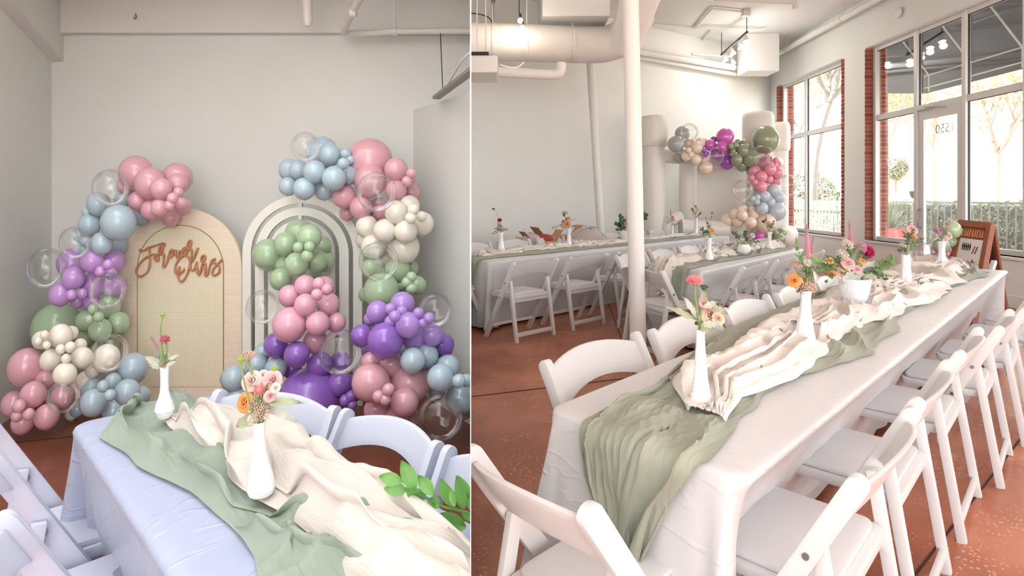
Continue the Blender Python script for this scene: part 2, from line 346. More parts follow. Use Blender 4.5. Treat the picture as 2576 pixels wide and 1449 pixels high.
def window(name, ya, yb, zs, mull, rails, doorbay=None):
    root = thing(name, None, None, (XF, (ya+yb)/2, zs)); root['kind'] = 'structure'
    w = .075; D = .05
    def fr(nm, y0, y1, z0, z1, m='alu', dx=0, d=D): part(nm, G().box(XF-d/2+dx, XF+d/2+dx, y0, y1, z0, z1), M[m], root, False, .004)
    ys = [ya]+mull+[yb]
    fr('frame_head', ya, yb, ZH-w, ZH)
    if doorbay is None: fr('frame_sill', ya, yb, zs, zs+w)
    else:
        fr('frame_sill', ya, doorbay[0]-.04, zs, zs+w); fr('frame_sill', doorbay[1]+.04, yb, zs, zs+w)
    for i, y in enumerate(ys):
        y0, y1 = (y, y+w) if i == 0 else ((y-w, y) if i == len(ys)-1 else (y-w/2, y+w/2))
        z0 = 0 if doorbay and (abs(y-doorbay[0])<.01 or abs(y-doorbay[1])<.01) else zs
        fr('frame_post' if i in (0,len(ys)-1) else 'mullion', y0, y1, z0, ZH, dx=-.012, d=D+.03)
    for i in range(len(ys)-1):
        lo, hi = ys[i]+w*.5, ys[i+1]-w*.5
        fr('middle_rail', lo, hi, ZM-.05, ZM+.05)
        isd = doorbay and abs(ys[i]-doorbay[0]) < .01
        for (z0, z1) in ((zs+w, ZM-.05), (ZM+.05, ZH-w)):
            if isd and z0 < ZM-.1: continue
            part('pane', G().box(XF-.004, XF+.004, lo-.02, hi+.02, z0-.02, z1+.02), M['glass'], root, False)
            for (a0, a1, b0, b1) in ((lo-.002,hi,z1-.007,z1+.002), (hi-.009,hi+.002,z0,z1)):
                part('gasket', G().box(XF-.012, XF+.012, a0, a1, b0, b1), M['gasket'], root, False)
    return root
window('window_1', Y1a+.03, Y1b-.03, ZS, [13.07], 1)
window('window_2', Y2a, Y2b-.03, ZS, [5.4, 6.45, 7.47, YD0, YD1], 1, (YD0, YD1))
window('window_3', -3.98, 3.48, ZS, [-2.9,-1.85,-.8,.25,1.3,2.35], 1)  # storefront continued out of view, added for side light on tables and floor
for i, (ya, yb) in enumerate(((Y1a, Y1b), (Y2a, YD0-.05), (YD1+.05, Y2b))):
    struct('trim_%d' % (i+3), G().box(XW-.03, XF-.02, ya-(.03 if i != 1 else 0), yb, ZS-.04, ZS), M['trim'], False, .006)
for i, (ya, yb) in enumerate(((Y1a-.75, 15.0), (Y2a, YD0-.06), (YD1+.06, Y1a-.75))):
    struct('baseboard_street' if i == 0 else 'baseboard_street.%03d' % i, G().box(XW-.02, XW, ya, yb, 0, .16), M['trim'], False, .004)
# the glazed door
dr_ = thing('door_1', None, None, (XF, (YD0+YD1)/2, 0)); dr_['kind'] = 'structure'
y0, y1 = YD0+.045, YD1-.045
for nm, a0, a1, b0, b1 in (('stile', y0, y0+.11, .01, ZM-.055), ('stile', y1-.11, y1, .01, ZM-.055), ('top_rail', y0+.11, y1-.11, ZM-.20, ZM-.055), ('bottom_rail', y0+.11, y1-.11, .01, .26)):
    part(nm, G().box(XF-.025, XF+.02, a0, a1, b0, b1), M['alu'], dr_, False, .004)
part('pane', G().box(XF-.004, XF+.004, y0+.09, y1-.09, .24, ZM-.18), M['glass'], dr_, False)
part('gasket', G().box(XF-.028, XF+.022, y0-.02, y0-.002, .01, ZM-.055), M['gasket'], dr_, False)
cl = part('door_closer', G().box(XF-.10, XF-.03, y1-.34, y1-.02, ZM-.045, ZM+.03), M['alu'], dr_, True, .012, label='grey door closer box')
part('closer_arm', G().bar((XF-.10, y1-.26, ZM-.03), (XF-.17, y1-.45, ZM-.05), .02, .012).bar((XF-.17, y1-.45, ZM-.05), (XF-.03, y1-.62, ZM-.07), .02, .012), M['steel'], cl, False)
part('handle', G().tube([(XF-.03,y1-.055,.95),(XF-.08,y1-.055,.95),(XF-.08,y1-.055,1.25),(XF-.03,y1-.055,1.25)], .011), M['steel'], dr_)
M['vinyl'] = mat('grey_vinyl_letters', srgb(170,166,160), .6)
def text_mesh(txt, size, ext=.001):
    cu = bpy.data.curves.new('txt', 'FONT'); cu.body = txt; cu.size = size; cu.extrude = ext; cu.align_x = 'CENTER'
    o = bpy.data.objects.new('txt', cu); COL.objects.link(o); dg = bpy.context.evaluated_depsgraph_get(); dg.update()
    me = bpy.data.meshes.new_from_object(o.evaluated_get(dg)); bpy.data.objects.remove(o); return me
for txt, size, y, z in (('1550', .20, 8.93, 2.45), ('STUDIO', .085, 8.95, 1.83)):
    me = text_mesh(txt, size); me.materials.clear(); o = link('door_lettering', me, M['vinyl'], dr_)
    o.rotation_euler = (PI/2, 0, PI/2); o.location = (.006, y-dr_.location.y, z)     # reads from the street side
ROOM['cur'] = None
# ---- columns
ROOM['cur'] = 'R'
def column(label, base, top, r):
    b = Vector(base); t = Vector(top); root = thing('support_column', label, 'column', b)
    part('shaft', G().tube([b+Vector((0,0,.02)), b.lerp(t,.5), t], r, 28, False), M['pipe'], root)
    part('base_plate', G().lathe([(r*1.25,0),(r*1.25,.02),(r*1.05,.03)], 24, b), M['pipe'], root)
pb = onz(1606, 905, 0); Yb = pb.y
column('thick white round column standing before the middle table', pb, at(1574, 500-1450*(5.1-H)/Yb, Yb), 20.5*Yb/F)
Y2 = 10.3; pb2 = at(1519, 500+1450*H/Y2, Y2); yt2 = 500-1450*(5.1-H)/Y2
column('slim white round column behind the rear table', pb2, at(1474, yt2, Y2), 10*Y2/F)
# ---- pipes, ducts, lamps of the right room
def pipe(name, label, pts, r, cat='pipe', m='pipe', n=12, smooth_k=0):
    P = catmull(pts, smooth_k) if smooth_k else pts
    return solo(name, G().tube(P, r, n), M[m], label, cat)
root = thing('sprinkler_pipe', 'white pipe running under the ceiling along the street wall', 'pipe', (6.3, 9, 4.85))
part('pipe_run', G().tube([(6.3,14.3,4.86),(6.3,3.0,4.86)], .062, 14), M['pipe'], root)
for y in (13.2, 11.0, 8.8): part('hanger', G().bar((6.3,y,4.9),(6.3,y,5.1),.02,.02).tube([(6.3,y-.02,4.86),(6.3,y+.02,4.86)], .072, 14), M['pipe'], root)
p0 = back_at(1592,128,.35); p1 = back_at(1846,170,.35)
pipe('ceiling_pipe', 'upper white pipe along the rear wall ceiling', [p0, p1], .07)
p0 = back_at(1592,141,.2); p1 = back_at(1850,187,.2)
pipe('ceiling_pipe', 'lower white pipe along the rear wall under its twin', [p0, p1], .05)
q = back_at(1896,162,.6); solo('boxed_duct', G().box(q.x-.34, q.x+.36, q.y-.5, q.y+.1, H+(HY-190)/F*q.y, 5.098), M['wall_white'], 'white boxed duct in the corner above the castle', 'duct', False, .01)
# upper conduits
zc = 5.06
c1 = [onz(x,y,zc) for x,y in ((1748,72),(1786,28),(1800,23),(1868,30))]
root = thing('ceiling_conduit', 'bent grey conduit with junction box above the track lamps', 'conduit', c1[0])
part('conduit_run', G().tube(catmull(c1,5), .022, 8), M['pipe'], root)
e = onz(1876,31,zc); part('junction_box', G().box(e.x-.07,e.x+.07,e.y-.07,e.y+.07,4.98,5.1), M['pipe'], root, False, .006)
pipe('ceiling_conduit', 'thin white conduit looping past the track lamps', [onz(x,y,zc) for x,y in ((1645,62),(1745,71),(1770,66),(1912,73),(1926,71))], .018)
pipe('ceiling_conduit', 'thin slanting white conduit left of the track lamps', [onz(x,y,zc) for x,y in ((1788,78),(1752,119),(1642,121))], .018)
pipe('drain_pipe', 'short white pipe elbow at the top of the ceiling', [onz(1800,-3,5.0), onz(1990,4,5.0), onz(1999,8,5.0), onz(2001,22,4.9)], .05)
# track with lamps
YT = 11.6; a = at(1880,80,YT); b = at(1814,138,YT+1.2)
root = thing('track_light', 'slanting ceiling track with four small spotlights by the castle', 'track light', a)
part('track', G().bar(a, b, .035, .03), M['dark_metal'], root, False)
for t in (.02, .98):
    p = a.lerp(b,t); part('hanger_rod', G().tube([p, (p.x,p.y,5.1)], .008, 6), M['dark_metal'], root)
M['bulb'] = emit('lit_bulb', (1,.86,.66,1), 12)
def glow(p, w):
    l = bpy.data.lights.new('lamp_light', 'POINT'); l.energy = w; l.color = (1,.96,.9); l.shadow_soft_size = .06
    o = bpy.data.objects.new('lamp_light', l); COL.objects.link(o); o.location = p
def lamp_head(root, p, aim, s=1.0, label=None):
    aim = Vector(aim).normalized(); R = aim.to_track_quat('Z','Y').to_matrix().to_4x4(); T = Matrix.Translation(p) @ R @ Matrix.Scale(s,4)
    h = part('lamp_head', G().lathe([(.012,-.02),(.03,0),(.042,.05),(.062,.13),(.066,.14),(.058,.135)], 14, cap=False).xf(T), M['pipe'], root)
    part('bulb', G().ball((0,0,.12), .045, 10, 7).xf(T), M['bulb'], h); glow(p+aim*.24*s, 1.5*s)
for t, aim in ((.06,(0,-.35,-1)), (.32,(.25,-.3,-1)), (.6,(.2,-.4,-1)), (.9,(.2,-.3,-1))):
    p = a.lerp(b,t); lamp_head(root, p-Vector((0,0,.05)), aim)
for lx, ly, Yl, lab in ((1842,150,13.0,'small white spotlight glowing at the rear wall corner'),):
    root = thing('spotlight', lab, 'spotlight', at(lx,ly,Yl)); p = at(lx,ly,Yl)
    part('arm', G().bar(p+Vector((0,0,.06)), p+Vector((-.9,0,.12)), .03, .03), M['pipe'], root, False)
    lamp_head(root, p, (.1,-.6,-1), .8)
# two bulbs on a cord at the left
p = at(1308,0,7.6)
root = thing('pendant_bulbs', 'two bare bulbs on a thin cord under the left ceiling', 'pendant lamp', at(1308,60,7.6))
c = [at(1307,-120,7.6), at(1306,25,7.6), at(1309,45,7.6), at(1314,68,7.6)]
part('cord', G().tube(catmull(c,5), .006, 6), M['dark_metal'], root)
for x, y in ((1309,52),(1314,70)):
    q = at(x,y,7.6); s = part('socket', G().lathe([(.012,.03),(.016,.05),(.016,.09)],10,q), M['black'], root); part('bulb', G().ball(q, .035, 12, 8), M['bulb'], s); glow(q-Vector((0,.02,.07)), .5)
# big round duct and its branch
Yd = 8.0; r = 47*Yd/F
pts = [at(1150,104,Yd), at(1325,108,Yd+.2), at(1470,113,Yd+.35), at(1535,108,Yd+.4), at(1575,85,Yd+.25), at(1600,40,Yd-.1)]
root = thing('air_duct', 'large round white air duct under the left ceiling', 'duct', at(1350,105,Yd))
part('duct_run', G().tube(catmull(pts,6), r, 32), M['duct'], root)
for x, yy in ((1240,106),(1325,108),(1440,112)):
    q = at(x,yy,Yd+.2*(x-1150)/175*.9); part('seam_band', G().tube([q-Vector((.012,0,0)), q+Vector((.012,0,0))], r*1.012, 32), M['duct'], root)
    part('hanger_rod', G().tube([q, (q.x,q.y,5.1)], .008, 6), M['pipe'], root)
Yd = 5.9; solo('air_duct', G().tube([at(1572,116,Yd+1.1), at(1608,0,Yd+.6), at(1655,-130,Yd+.2)], [.19,.22,.24], 28), M['duct'], 'white slanting duct branch behind the thick column', 'duct')
q = at(1430,30,8.6); solo('ceiling_panel', G().box(q.x-.42, q.x+.52, q.y-.6, q.y+.9, q.z-.25, 5.1), M['ceiling'], 'white boxed panel hanging above the round duct', 'panel', False, .01)
Ya = 6.9
root = thing('air_conditioner', 'white ceiling air handler with dark slot beside the divider', 'air conditioner', at(1215,195,Ya))
p = at(1180,196,Ya); q = at(1253,154,Ya)
part('casing', G().box(-.9, q.x, Ya-.3, Ya+.3, p.z, q.z), M['pipe'], root, False, .02)
part('slot', G().box(-.9, q.x-.1, Ya-.31, Ya+.2, q.z, q.z+.035), M['black'], root, False)
for x in (1200, 1222): w = at(x,150,Ya); part('hanger_rod', G().tube([w, (w.x,w.y,5.1)], .007, 6), M['pipe'], root)
pts = [at(1254,181,Ya), at(1340,186,Ya), at(1395,188,Ya), at(1409,180,Ya), at(1412,158,Ya)]
pipe('duct_elbow', 'white round duct elbow beside the ceiling air handler', catmull(pts,5), 12.5*Ya/F, 'duct', 'duct', 20)
pipe('cable', 'thin grey cable looping above the air handler', catmull([at(1184,33,8),at(1215,38,8),at(1236,52,8),at(1240,90,8),at(1247,155,8)],5), .008, 'cable', 'dark_metal', 6)
pipe('cable', 'pale cable sagging beside the round duct elbow', catmull([at(1258,163,8),at(1285,170,8),at(1305,168,8),at(1318,156,8)],5), .01, 'cable', 'pipe', 6)
root = thing('ceiling_speaker', 'small grey slotted box at the top of the left ceiling', 'speaker', at(1241,4,7.5))
q = at(1241,4,7.5); part('case', G().box(q.x-.03,q.x+.03,q.y-.03,q.y+.03,q.z-.03,q.z+.2), M['steel'], root, False, .004)
for k in range(4): part('slat', G().box(q.x-.024+.013*k,q.x-.018+.013*k,q.y-.034,q.y-.029,q.z-.02,q.z+.1), M['black'], root, False)
part('hanger_rod', G().tube([q, at(1242,54,7.5)], .004, 6), M['dark_metal'], root)
q = back_at(1322,581,.006); solo('wall_outlet', G().box(-.04,.04,-.006,.006,-.06,.06).box(-.015,.015,-.009,-.005,.012,.035).box(-.015,.015,-.009,-.005,-.035,-.012).xf(Matrix.Translation(q) @ Matrix.Rotation(math.atan2(db.y,db.x),4,'Z')), M['trim'], 'white wall outlet above the rear table', 'outlet', False)
# smoke detector and light strip on the street wall
q = Vector((XW-.03, 9.7, 4.55)); solo('smoke_detector', G().lathe([(.09,0),(.085,.025),(.06,.035)],20).xf(Matrix.Translation(q) @ Matrix.Rotation(-PI/2,4,'Y')), M['trim'], 'white round detector above the glazed door', 'detector')
# ---- pipes of the left room
ROOM['cur'] = 'L'
Yp = 4.15
root = thing('ceiling_pipe', 'white pipe turning along the back wall above the garland', 'pipe', at(1000,80,Yp))
part('pipe_run', G().tube(catmull([at(935,-60,3.3), at(903,0,3.6), at(872,62,3.98), at(866,78,4.1), at(878,84,Yp), at(940,83,Yp), at(1000,79,Yp), at(1195,78,Yp)],5), 8*Yp/F, 14), M['pipe'], root)
for x, yy in ((992,80),(889,32)):
    w = at(x,yy,Yp if x>900 else 3.75); part('coupling', G().tube([w-Vector((.02,0,.0)), w+Vector((.02,0,0))], 10.5*Yp/F, 14), M['pipe'], root)
w = at(992,72,Yp); part('hanger', G().bar(w,(w.x,w.y,2.9),.012,.012), M['pipe'], root)
pipe('pipe_stub', 'short white pipe hanging down from the left ceiling', [at(771,-40,3.9), at(774,45,3.9), at(774,58,3.9), at(774,66,3.9)], [12.5*3.9/F,12.5*3.9/F,11*3.9/F,6*3.9/F])
M['tray'] = mat('perforated_steel', srgb(150,142,132), .45, metal=.4)
root = thing('cable_tray', 'narrow perforated steel tray hanging in the upper corner', 'cable tray', at(1140,215,3.4))
a = at(1097,246,3.9); b = at(1200,168,3.0)
part('tray_channel', G().bar(a, b, .05, .02), M['tray'], root, False)
for t in [i/15 for i in range(1,15)]:
    p = a.lerp(b,t); part('tray_hole', G().bar(p-(b-a)*.012+Vector((0,-.027,0)), p+(b-a)*.012+Vector((0,-.027,0)), .006, .009), M['black'], root, False)
part('cable', G().tube(catmull([a+Vector((.05,0,.03)), a.lerp(b,.4)+Vector((0,0,.04)), a.lerp(b,.7)+Vector((0,0,.10)), b+Vector((0,0,.10))],6), .006, 6), M['pipe'], root)
part('hanger_wire', G().tube([at(1108,84,Yp-.2), at(1114,232,3.8)], .003, 6), M['dark_metal'], root)
w = at(343,44,YB-.07); solo('wall_hook', G().tube(catmull([w+Vector((-.008,0,.03)), w, w+Vector((0,-.03,-.02)), w+Vector((.012,-.03,.01))],4), .004, 6), M['tray'], 'small rusty hook high on the back wall', 'hook')
ROOM['cur'] = None
# ------------------------------------------------------------------ folding chairs
TABLE_Z = .75
def rrect(x0, x1, y0, y1, r, n=5):
    P = []
    for cx, cy, a in ((x1-r,y1-r,0),(x0+r,y1-r,PI/2),(x0+r,y0+r,PI),(x1-r,y0+r,1.5*PI)):
        P += [(cx+r*math.cos(a+PI/2*k/n), cy+r*math.sin(a+PI/2*k/n)) for k in range(n+1)]
    return P
def yst(z): return -.26+.46*(.8-z)/.8
def chair_parts(sh=.128, arch=.04, rise=.80, sfx=''):
    P = []
    def add(nm, g, m, bevel=0, label=None, sub=None): P.append((nm, mesh(g, nm, True, bevel), M[m+sfx if m != 'steel' else m], label))
    d = Vector((0,-.46,.8)).normalized(); w = .025; nrm = Vector((0, d.z, -d.y))
    L = math.hypot(.46,.8)
    for s in (-1, 1):
        poly = [(0,-w),(0,w),(L-.026,w)] + [(L-.026+w*math.sin(a), w*math.cos(a)) for a in [PI*k/8 for k in range(1,8)]] + [(L-.026,-w)]
        g = G().prism(poly, (s*.205-.012, .20, 0), d, nrm, (.024,0,0)); add('long_leg', g, 'chair', .0028)
    for s in (-1, 1):
        add('rear_leg', G().bar((s*.176,yst(.60)-.002,.60),(s*.176,-.25,0),.022,.036,(0,1,0)), 'chair', .0028)
    add('seat', G().prism(rrect(-.163,.163,-.19,.21,.03), (0,0,.418), (1,0,0), (0,1,0), (0,0,.034)), 'chair', .006)
    add('seat_pad', G().prism(rrect(-.150,.150,-.165,.195,.035), (0,0,.452), (1,0,0), (0,1,0), (0,0,.018)), 'pad', .007)
    # back slat: bowed and arched
    n = 15; m = 5; V = []
    for side in (0, 1):
        for i in range(n):
            u = -1+2*i/(n-1)
            for j in range(m):
                z = (rise-sh-(arch+.012)*u*u) + (sh+.012*u*u)*j/(m-1); V.append((u*.196, yst(z)-.004-.034*(1-u*u)+(.007 if side else -.007), z))
    f = [(s*n*m+i*m+j, s*n*m+i*m+j+1, s*n*m+(i+1)*m+j+1, s*n*m+(i+1)*m+j) for s in (0,1) for i in range(n-1) for j in range(m-1)]
    k = n*m
    for i in range(n-1): f += [(i*m,(i+1)*m,k+(i+1)*m,k+i*m), (i*m+m-1,k+i*m+m-1,k+(i+1)*m+m-1,(i+1)*m+m-1)]
    for j in range(m-1): f += [(j,k+j,k+j+1,j+1), ((n-1)*m+j,(n-1)*m+j+1,k+(n-1)*m+j+1,k+(n-1)*m+j)]
    add('backrest', G().add(V, f), 'chair', .003)
    add('rear_rail', G().bar((-.17,-.165,.405),(.17,-.165,.405),.022,.045), 'chair', .003)
    add('rear_stretcher', G().bar((-.17,-.238,.075),(.17,-.238,.075),.02,.04), 'chair', .003)
    add('front_stretcher', G().bar((-.2,yst(.13),.13),(.2,yst(.13),.13),.02,.03), 'chair', .003)
    for s in (-1, 1):
        for z, y in ((.585, yst(.585)), (.435, yst(.435))):
            add('bolt', G().tube([(s*.216,y,z),(s*.2205,y,z)], .0085, 10), 'steel')
            if z > .5: add('bolt', G().tube([(s*.192,y+.004,z-.02),(s*.188,y+.004,z-.02)], .0085, 10), 'steel')
    return P
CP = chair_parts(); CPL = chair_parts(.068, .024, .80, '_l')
def chair(label, x, y, face, sx=1, sy=1, sz=1, group=None, pad=True):
    """face: direction (fx, fy) the sitter looks"""
    rz = math.atan2(face[1], face[0]) - PI/2
    r = thing('folding_chair', label, 'chair', (x,y,0), rz, (sx,sy,sz), group)
    for nm, me, m, lb in (CPL if ROOM['cur'] == 'L' else CP):
        if nm == 'seat_pad' and not pad: continue
        link(nm, me, m, r)
    return r
def chair_tops(label, pl, pr, sign, sy=1, sz=1, group=None, sx=None):
    """placed by its two upright tops; sign=+1 when the sitter looks away from the camera"""
    z = .8*sz; a = onz(*pl, z); b = onz(*pr, z); return chair_pts(label, a, b, sign, .205, -.26, sy, sz, group, sx)
def chair_feet(label, pl, pr, sign, sy=1, sz=1, group=None, sx=None):
    a = onz(*pl, 0); b = onz(*pr, 0); return chair_pts(label, a, b, sign, .176, -.25, sy, sz, group, sx)
def chair_pts(label, a, b, sign, hw, yb, sy, sz, group, sx):
    a = Vector((a[0],a[1],0)); b = Vector((b[0],b[1],0)); u = (b-a); w = u.length; u.normalize(); f = Vector((-u.y,u.x,0))*sign; c = (a+b)/2 - f*yb*sy
    return chair(label, c.x, c.y, f, sx or w/(2*hw), sy, sz, group)
# ------------------------------------------------------------------ tables and their cloths
M['table'] = mat('plastic_tabletop', srgb(222,220,214), .5, .02, 5)
def table(label, q, zt):
    """q: four corners (x, y), in order round the top"""
    q = [Vector((p[0],p[1],0)) for p in q]; c = sum(q, Vector((0,0,0)))/4
    r = thing('folding_table', label, 'table', c)
    ins = [q[i]+(q[(i+1)%4]-q[i]).normalized()*.06+(q[i-1]-q[i]).normalized()*.06 for i in range(4)]
    part('tabletop', G().add([(p.x,p.y,zt-.045) for p in ins]+[(p.x,p.y,zt-.008) for p in ins], [(3,2,1,0),(4,5,6,7),(0,1,5,4),(1,2,6,5),(2,3,7,6),(3,0,4,7)]), M['table'], r, False, .006)
    e = 0 if (q[1]-q[0]).length > (q[2]-q[1]).length else 1
    for k in range(2):
        A, B = (q[0], q[1]) if e == 0 else (q[1], q[2]); C_, D_ = (q[3], q[2]) if e == 0 else (q[0], q[3])
        for t in (.12, .88):
            p = (A.lerp(B,t)).lerp(C_.lerp(D_,t), .42 if k == 0 else .58)
            part('leg', G().tube([(p.x,p.y,0),(p.x,p.y,zt-.045)], .014, 8), M['dark_metal'], r)
    return r
def cloth(name, label, q, zt, mt, lean, zb=.03, amp=.03, seed=1, step=.03, corner=.09):
    """table cloth: top, soft edge, hanging skirt; lean[i]: how far the skirt of side i stands out (+) or is pushed in (-) at the floor"""
    q = [Vector((p[0],p[1],0)) for p in q]; c = sum(q, Vector((0,0,0)))/4
    P = []; Nn = []; Ln = []; Cn = []; R = .05; S = []; s0 = 0
    area = sum(q[i].x*q[(i+1)%4].y-q[(i+1)%4].x*q[i].y for i in range(4))
    if area < 0: q = [q[0],q[3],q[2],q[1]]; lean = [lean[3],lean[2],lean[1],lean[0]]
    for i in range(4):
        a, b, p0, nx = q[i], q[(i+1)%4], q[i-1], q[(i+2)%4]
        u = (b-a).normalized(); L = (b-a).length; n = Vector((u.y,-u.x,0)); k = max(4, int((L-2*R)/step))
        for j in range(k+1):
            t = R+(L-2*R)*j/k; P.append(a+u*t); Nn.append(n); Ln.append(lean[i]); S.append(s0+t)
            Cn.append(max(0, 1-t/.25)**2 + max(0, 1-(L-t)/.25)**2)
        s0 += L; u2 = (nx-b).normalized(); n2 = Vector((u2.y,-u2.x,0)); cc = b-u*R+u2*R
        for j in range(1, 6):
            m_ = (n.lerp(n2, j/6)).normalized(); P.append(b - (u*R)*(1-j/6) + (u2*R)*(j/6) + m_*R*.28*math.sin(PI*j/6)); Nn.append(m_)
            Ln.append(lean[i]*(1-j/6)+lean[(i+1)%4]*j/6); S.append(s0-R+2*R*j/6); Cn.append(1.0)
    n = len(P); px = np.array([p.x for p in P]); py = np.array([p.y for p in P]); nx_ = np.array([v.x for v in Nn]); ny_ = np.array([v.y for v in Nn])
    Ln = np.array(Ln); S = np.array(S); Cn = np.array(Cn)
    rows = []
    inner = [(.0,.55),(0,.8),(0,.95)]
    def ring(off, z, zarr=None):
        zz = np.full(n, z) if zarr is None else zarr
        rows.append(np.stack([px+nx_*off, py+ny_*off, zz], 1))
    for t in (.35, .62, .82):
        X = c.x+(px-c.x)*t; Yv = c.y+(py-c.y)*t; rows.append(np.stack([X, Yv, np.full(n, zt)+.0015*(vnoise(X*9,Yv*9,seed)-.5)], 1))
    ring(-.035, zt); ring(-.012, zt-.0015); ring(-.002, zt-.007); ring(.003, zt-.017)
    m = 22
    for j in range(1, m+1):
        t = j/m; z = zt-.017-(zt-.017-zb)*t
        wv = np.sin(S*21+3*vnoise(S*1.3, S*0, seed)*6)*.55+(vnoise(S*6, S*0+t*.8, seed+3)-.5)*1.5
        fold = amp*(t**1.15)*wv*(1-.45*(Ln < 0))
        off = .003+Ln*(t**.75)+fold+Cn*corner*t*(1+.9*np.sin(S*75))
        rows.append(np.stack([px+nx_*off, py+ny_*off, np.full(n, z)+.012*(vnoise(S*5,S*0,seed+9)-.5)*t], 1))
    V = [(c.x, c.y, zt)] + [tuple(p) for r_ in rows for p in r_]
    f = [(0, 1+j, 1+(j+1) % n) for j in range(n)]
    for i in range(len(rows)-1): f += [(1+i*n+j, 1+(i+1)*n+j, 1+(i+1)*n+(j+1) % n, 1+i*n+(j+1) % n) for j in range(n)]
    return solo(name, G().add(V, f), mt, label, 'tablecloth', base=(c.x,c.y,0), ang=3.2)
# ------------------------------------------------------------------ gauze runners
VASE_AT = [onz(x, y, .782) for x, y in ((414,1050),(657,1245),(1763,1006),(2024,856),(2150,771),(2279,721),(2369,669),(1261,634),(1431,619),(1572,607),(1691,594),(1751,590),(1784,653),(1870,639),(1936,625))]
def runner(label, m, S0, S1, cen, half, place, seed, amp=.03, ds=.012, nt=46, fs=3.0, ft=15.0, lift=.004, edgew=.14, swirl=1.0, base=0.0):
    """a crumpled strip: s runs along, t across (-1..1); place(s, d, h) gives the point of the place"""
    ns = int((S1-S0)/ds)+1; s = np.linspace(S0, S1, ns); t = np.linspace(-1, 1, nt)
    Sg, Tg = np.meshgrid(s, t, indexing='ij')
    hw = np.array([half(x) for x in s])[:,None]; cc = np.array([cen(x) for x in s])[:,None]
    ew = edgew*(vnoise(Sg*3.1, np.sign(Tg)*5, seed)-.5)*2+edgew*.3*(vnoise(Sg*9, np.sign(Tg)*5, seed+4)-.5)*2
    D = cc+hw*Tg*(1+ew*np.abs(Tg))
    Dp = Tg*float(np.mean(hw))
    n1 = vnoise(Sg*1.7, Dp*2.4, seed+1)-.5; n2 = vnoise(Sg*2.3+40, Dp*3.1+7, seed+2)-.5
    edge = np.clip((1-np.abs(Tg))/.26, 0, 1); edge = edge*edge*(3-2*edge); ends = np.clip(np.minimum(Sg-S0, S1-Sg)/.03, 0, 1); mk = edge*(.25+.75*ends)
    ph1 = 2*PI*(Dp*ft*.62 + n1*3.0*swirl + Sg*fs*.16 + 1.5*(vnoise(Dp*7, Sg*.8, seed+12)-.5)*2); A1 = amp*(.25+.95*vnoise(Sg*2.6, Dp*4, seed+8))
    ph2 = 2*PI*((Sg*.75+Dp*.5*np.sign(n1))*fs*1.25 + n2*3.4*swirl); A2 = amp*.75*np.clip(vnoise(Sg*2.1, Dp*3, seed+9)*1.6-.35, 0, 1)*min(1.4, swirl)
    ph3 = 2*PI*(Dp*ft*1.9 + Sg*fs*.5 + (n1-n2)*6); A3 = amp*.18*(.4+vnoise(Sg*5, Dp*7, seed+3))
    r3 = 1-np.abs(2*vnoise(Sg*fs*4+n1*4, Dp*ft*3.6+n2*7, seed+7)-1)
    h = A1*.5*(1+np.sin(ph1))**1.2+A2*.5*(1+np.sin(ph2))**1.2+A3*.5*(1+np.sin(ph3))+amp*.18*r3**2
    h = lift+h*(.12+.88*mk)+base*(.3+.7*np.clip((1-np.abs(Tg))/.3, 0, 1))*(.5+.5*ends)
    D = D+(A1*.62*np.cos(ph1)+A3*.5*np.cos(ph3))*mk; Sg = Sg+A2*.62*np.cos(ph2)*mk
    P = place(Sg, D, h)
    for i, q in enumerate(VASE_AT):           # the cloth lies flat under each vase
        dd = np.hypot(P[...,0]-q.x, P[...,1]-q.y); R0_ = .07 if i == 4 else .045; w_ = np.clip((dd-R0_)/.07, 0, 1); w_ = w_*w_*(3-2*w_)
        top = .755+.02*(base > 0); P[...,2] = np.where(P[...,2] > top, top+(P[...,2]-top)*np.maximum(w_,.16), P[...,2])
    g = G().grid([tuple(p) for p in P.reshape(-1,3)], ns, nt)
    return solo('table_runner', g, m, label, 'table runner', fix=False, ang=3.2)
def table_place(O, U, W, zt, hang=None):
    """O: origin on the top, U: unit along, W: unit across; hang: s below which the strip bends over the edge"""
    O = np.array(O[:2]); U = np.array(U[:2]); W = np.array(W[:2])
    def f(s, d, h):
        R = .03
        if hang is None:
            X = O[0]+U[0]*s+W[0]*d; Y = O[1]+U[1]*s+W[1]*d; Z = zt+h; return np.stack([X,Y,Z], -1)
        hs = hang(d) if callable(hang) else hang
        over = np.clip(hs-s, 0, None); a = np.clip(over/R, 0, PI/2); rest = np.clip(over-R*PI/2, 0, None)
        ss = np.where(over > 0, hs-R*np.sin(a)-rest*.06, s); z = zt-np.where(over > 0, R*(1-np.cos(a))+rest*.998, 0)
        nxs = -np.sin(a); nz = np.cos(a)
        X = O[0]+U[0]*(ss+h*nxs-.004*np.sin(a))+W[0]*d; Y = O[1]+U[1]*(ss+h*nxs-.004*np.sin(a))+W[1]*d
        return np.stack([X,Y,z+h*nz], -1)
    return f
def interp(*kv):
    xs = [k for k, _ in kv]; ys = [v for _, v in kv]
    return lambda x: float(np.interp(x, xs, ys))
v2 = lambda p: Vector((p[0], p[1], 0))
# ================================================================== LEFT ROOM
ROOM['cur'] = 'L'
LA = onz(178,1063,.75); LB = onz(548,987,.75); LN = v2((-.20,.63)); LM = v2((.585,.63))
table('long folding table under the white cloth before the arches', [LA, LB, LM, LN], .742)
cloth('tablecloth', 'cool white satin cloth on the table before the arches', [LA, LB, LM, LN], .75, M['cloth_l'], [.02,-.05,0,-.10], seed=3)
U = (v2(LN)-v2(LA)).normalized(); W = Vector((-U.y,U.x,0)); O = (v2(LA)+v2(LB))/2
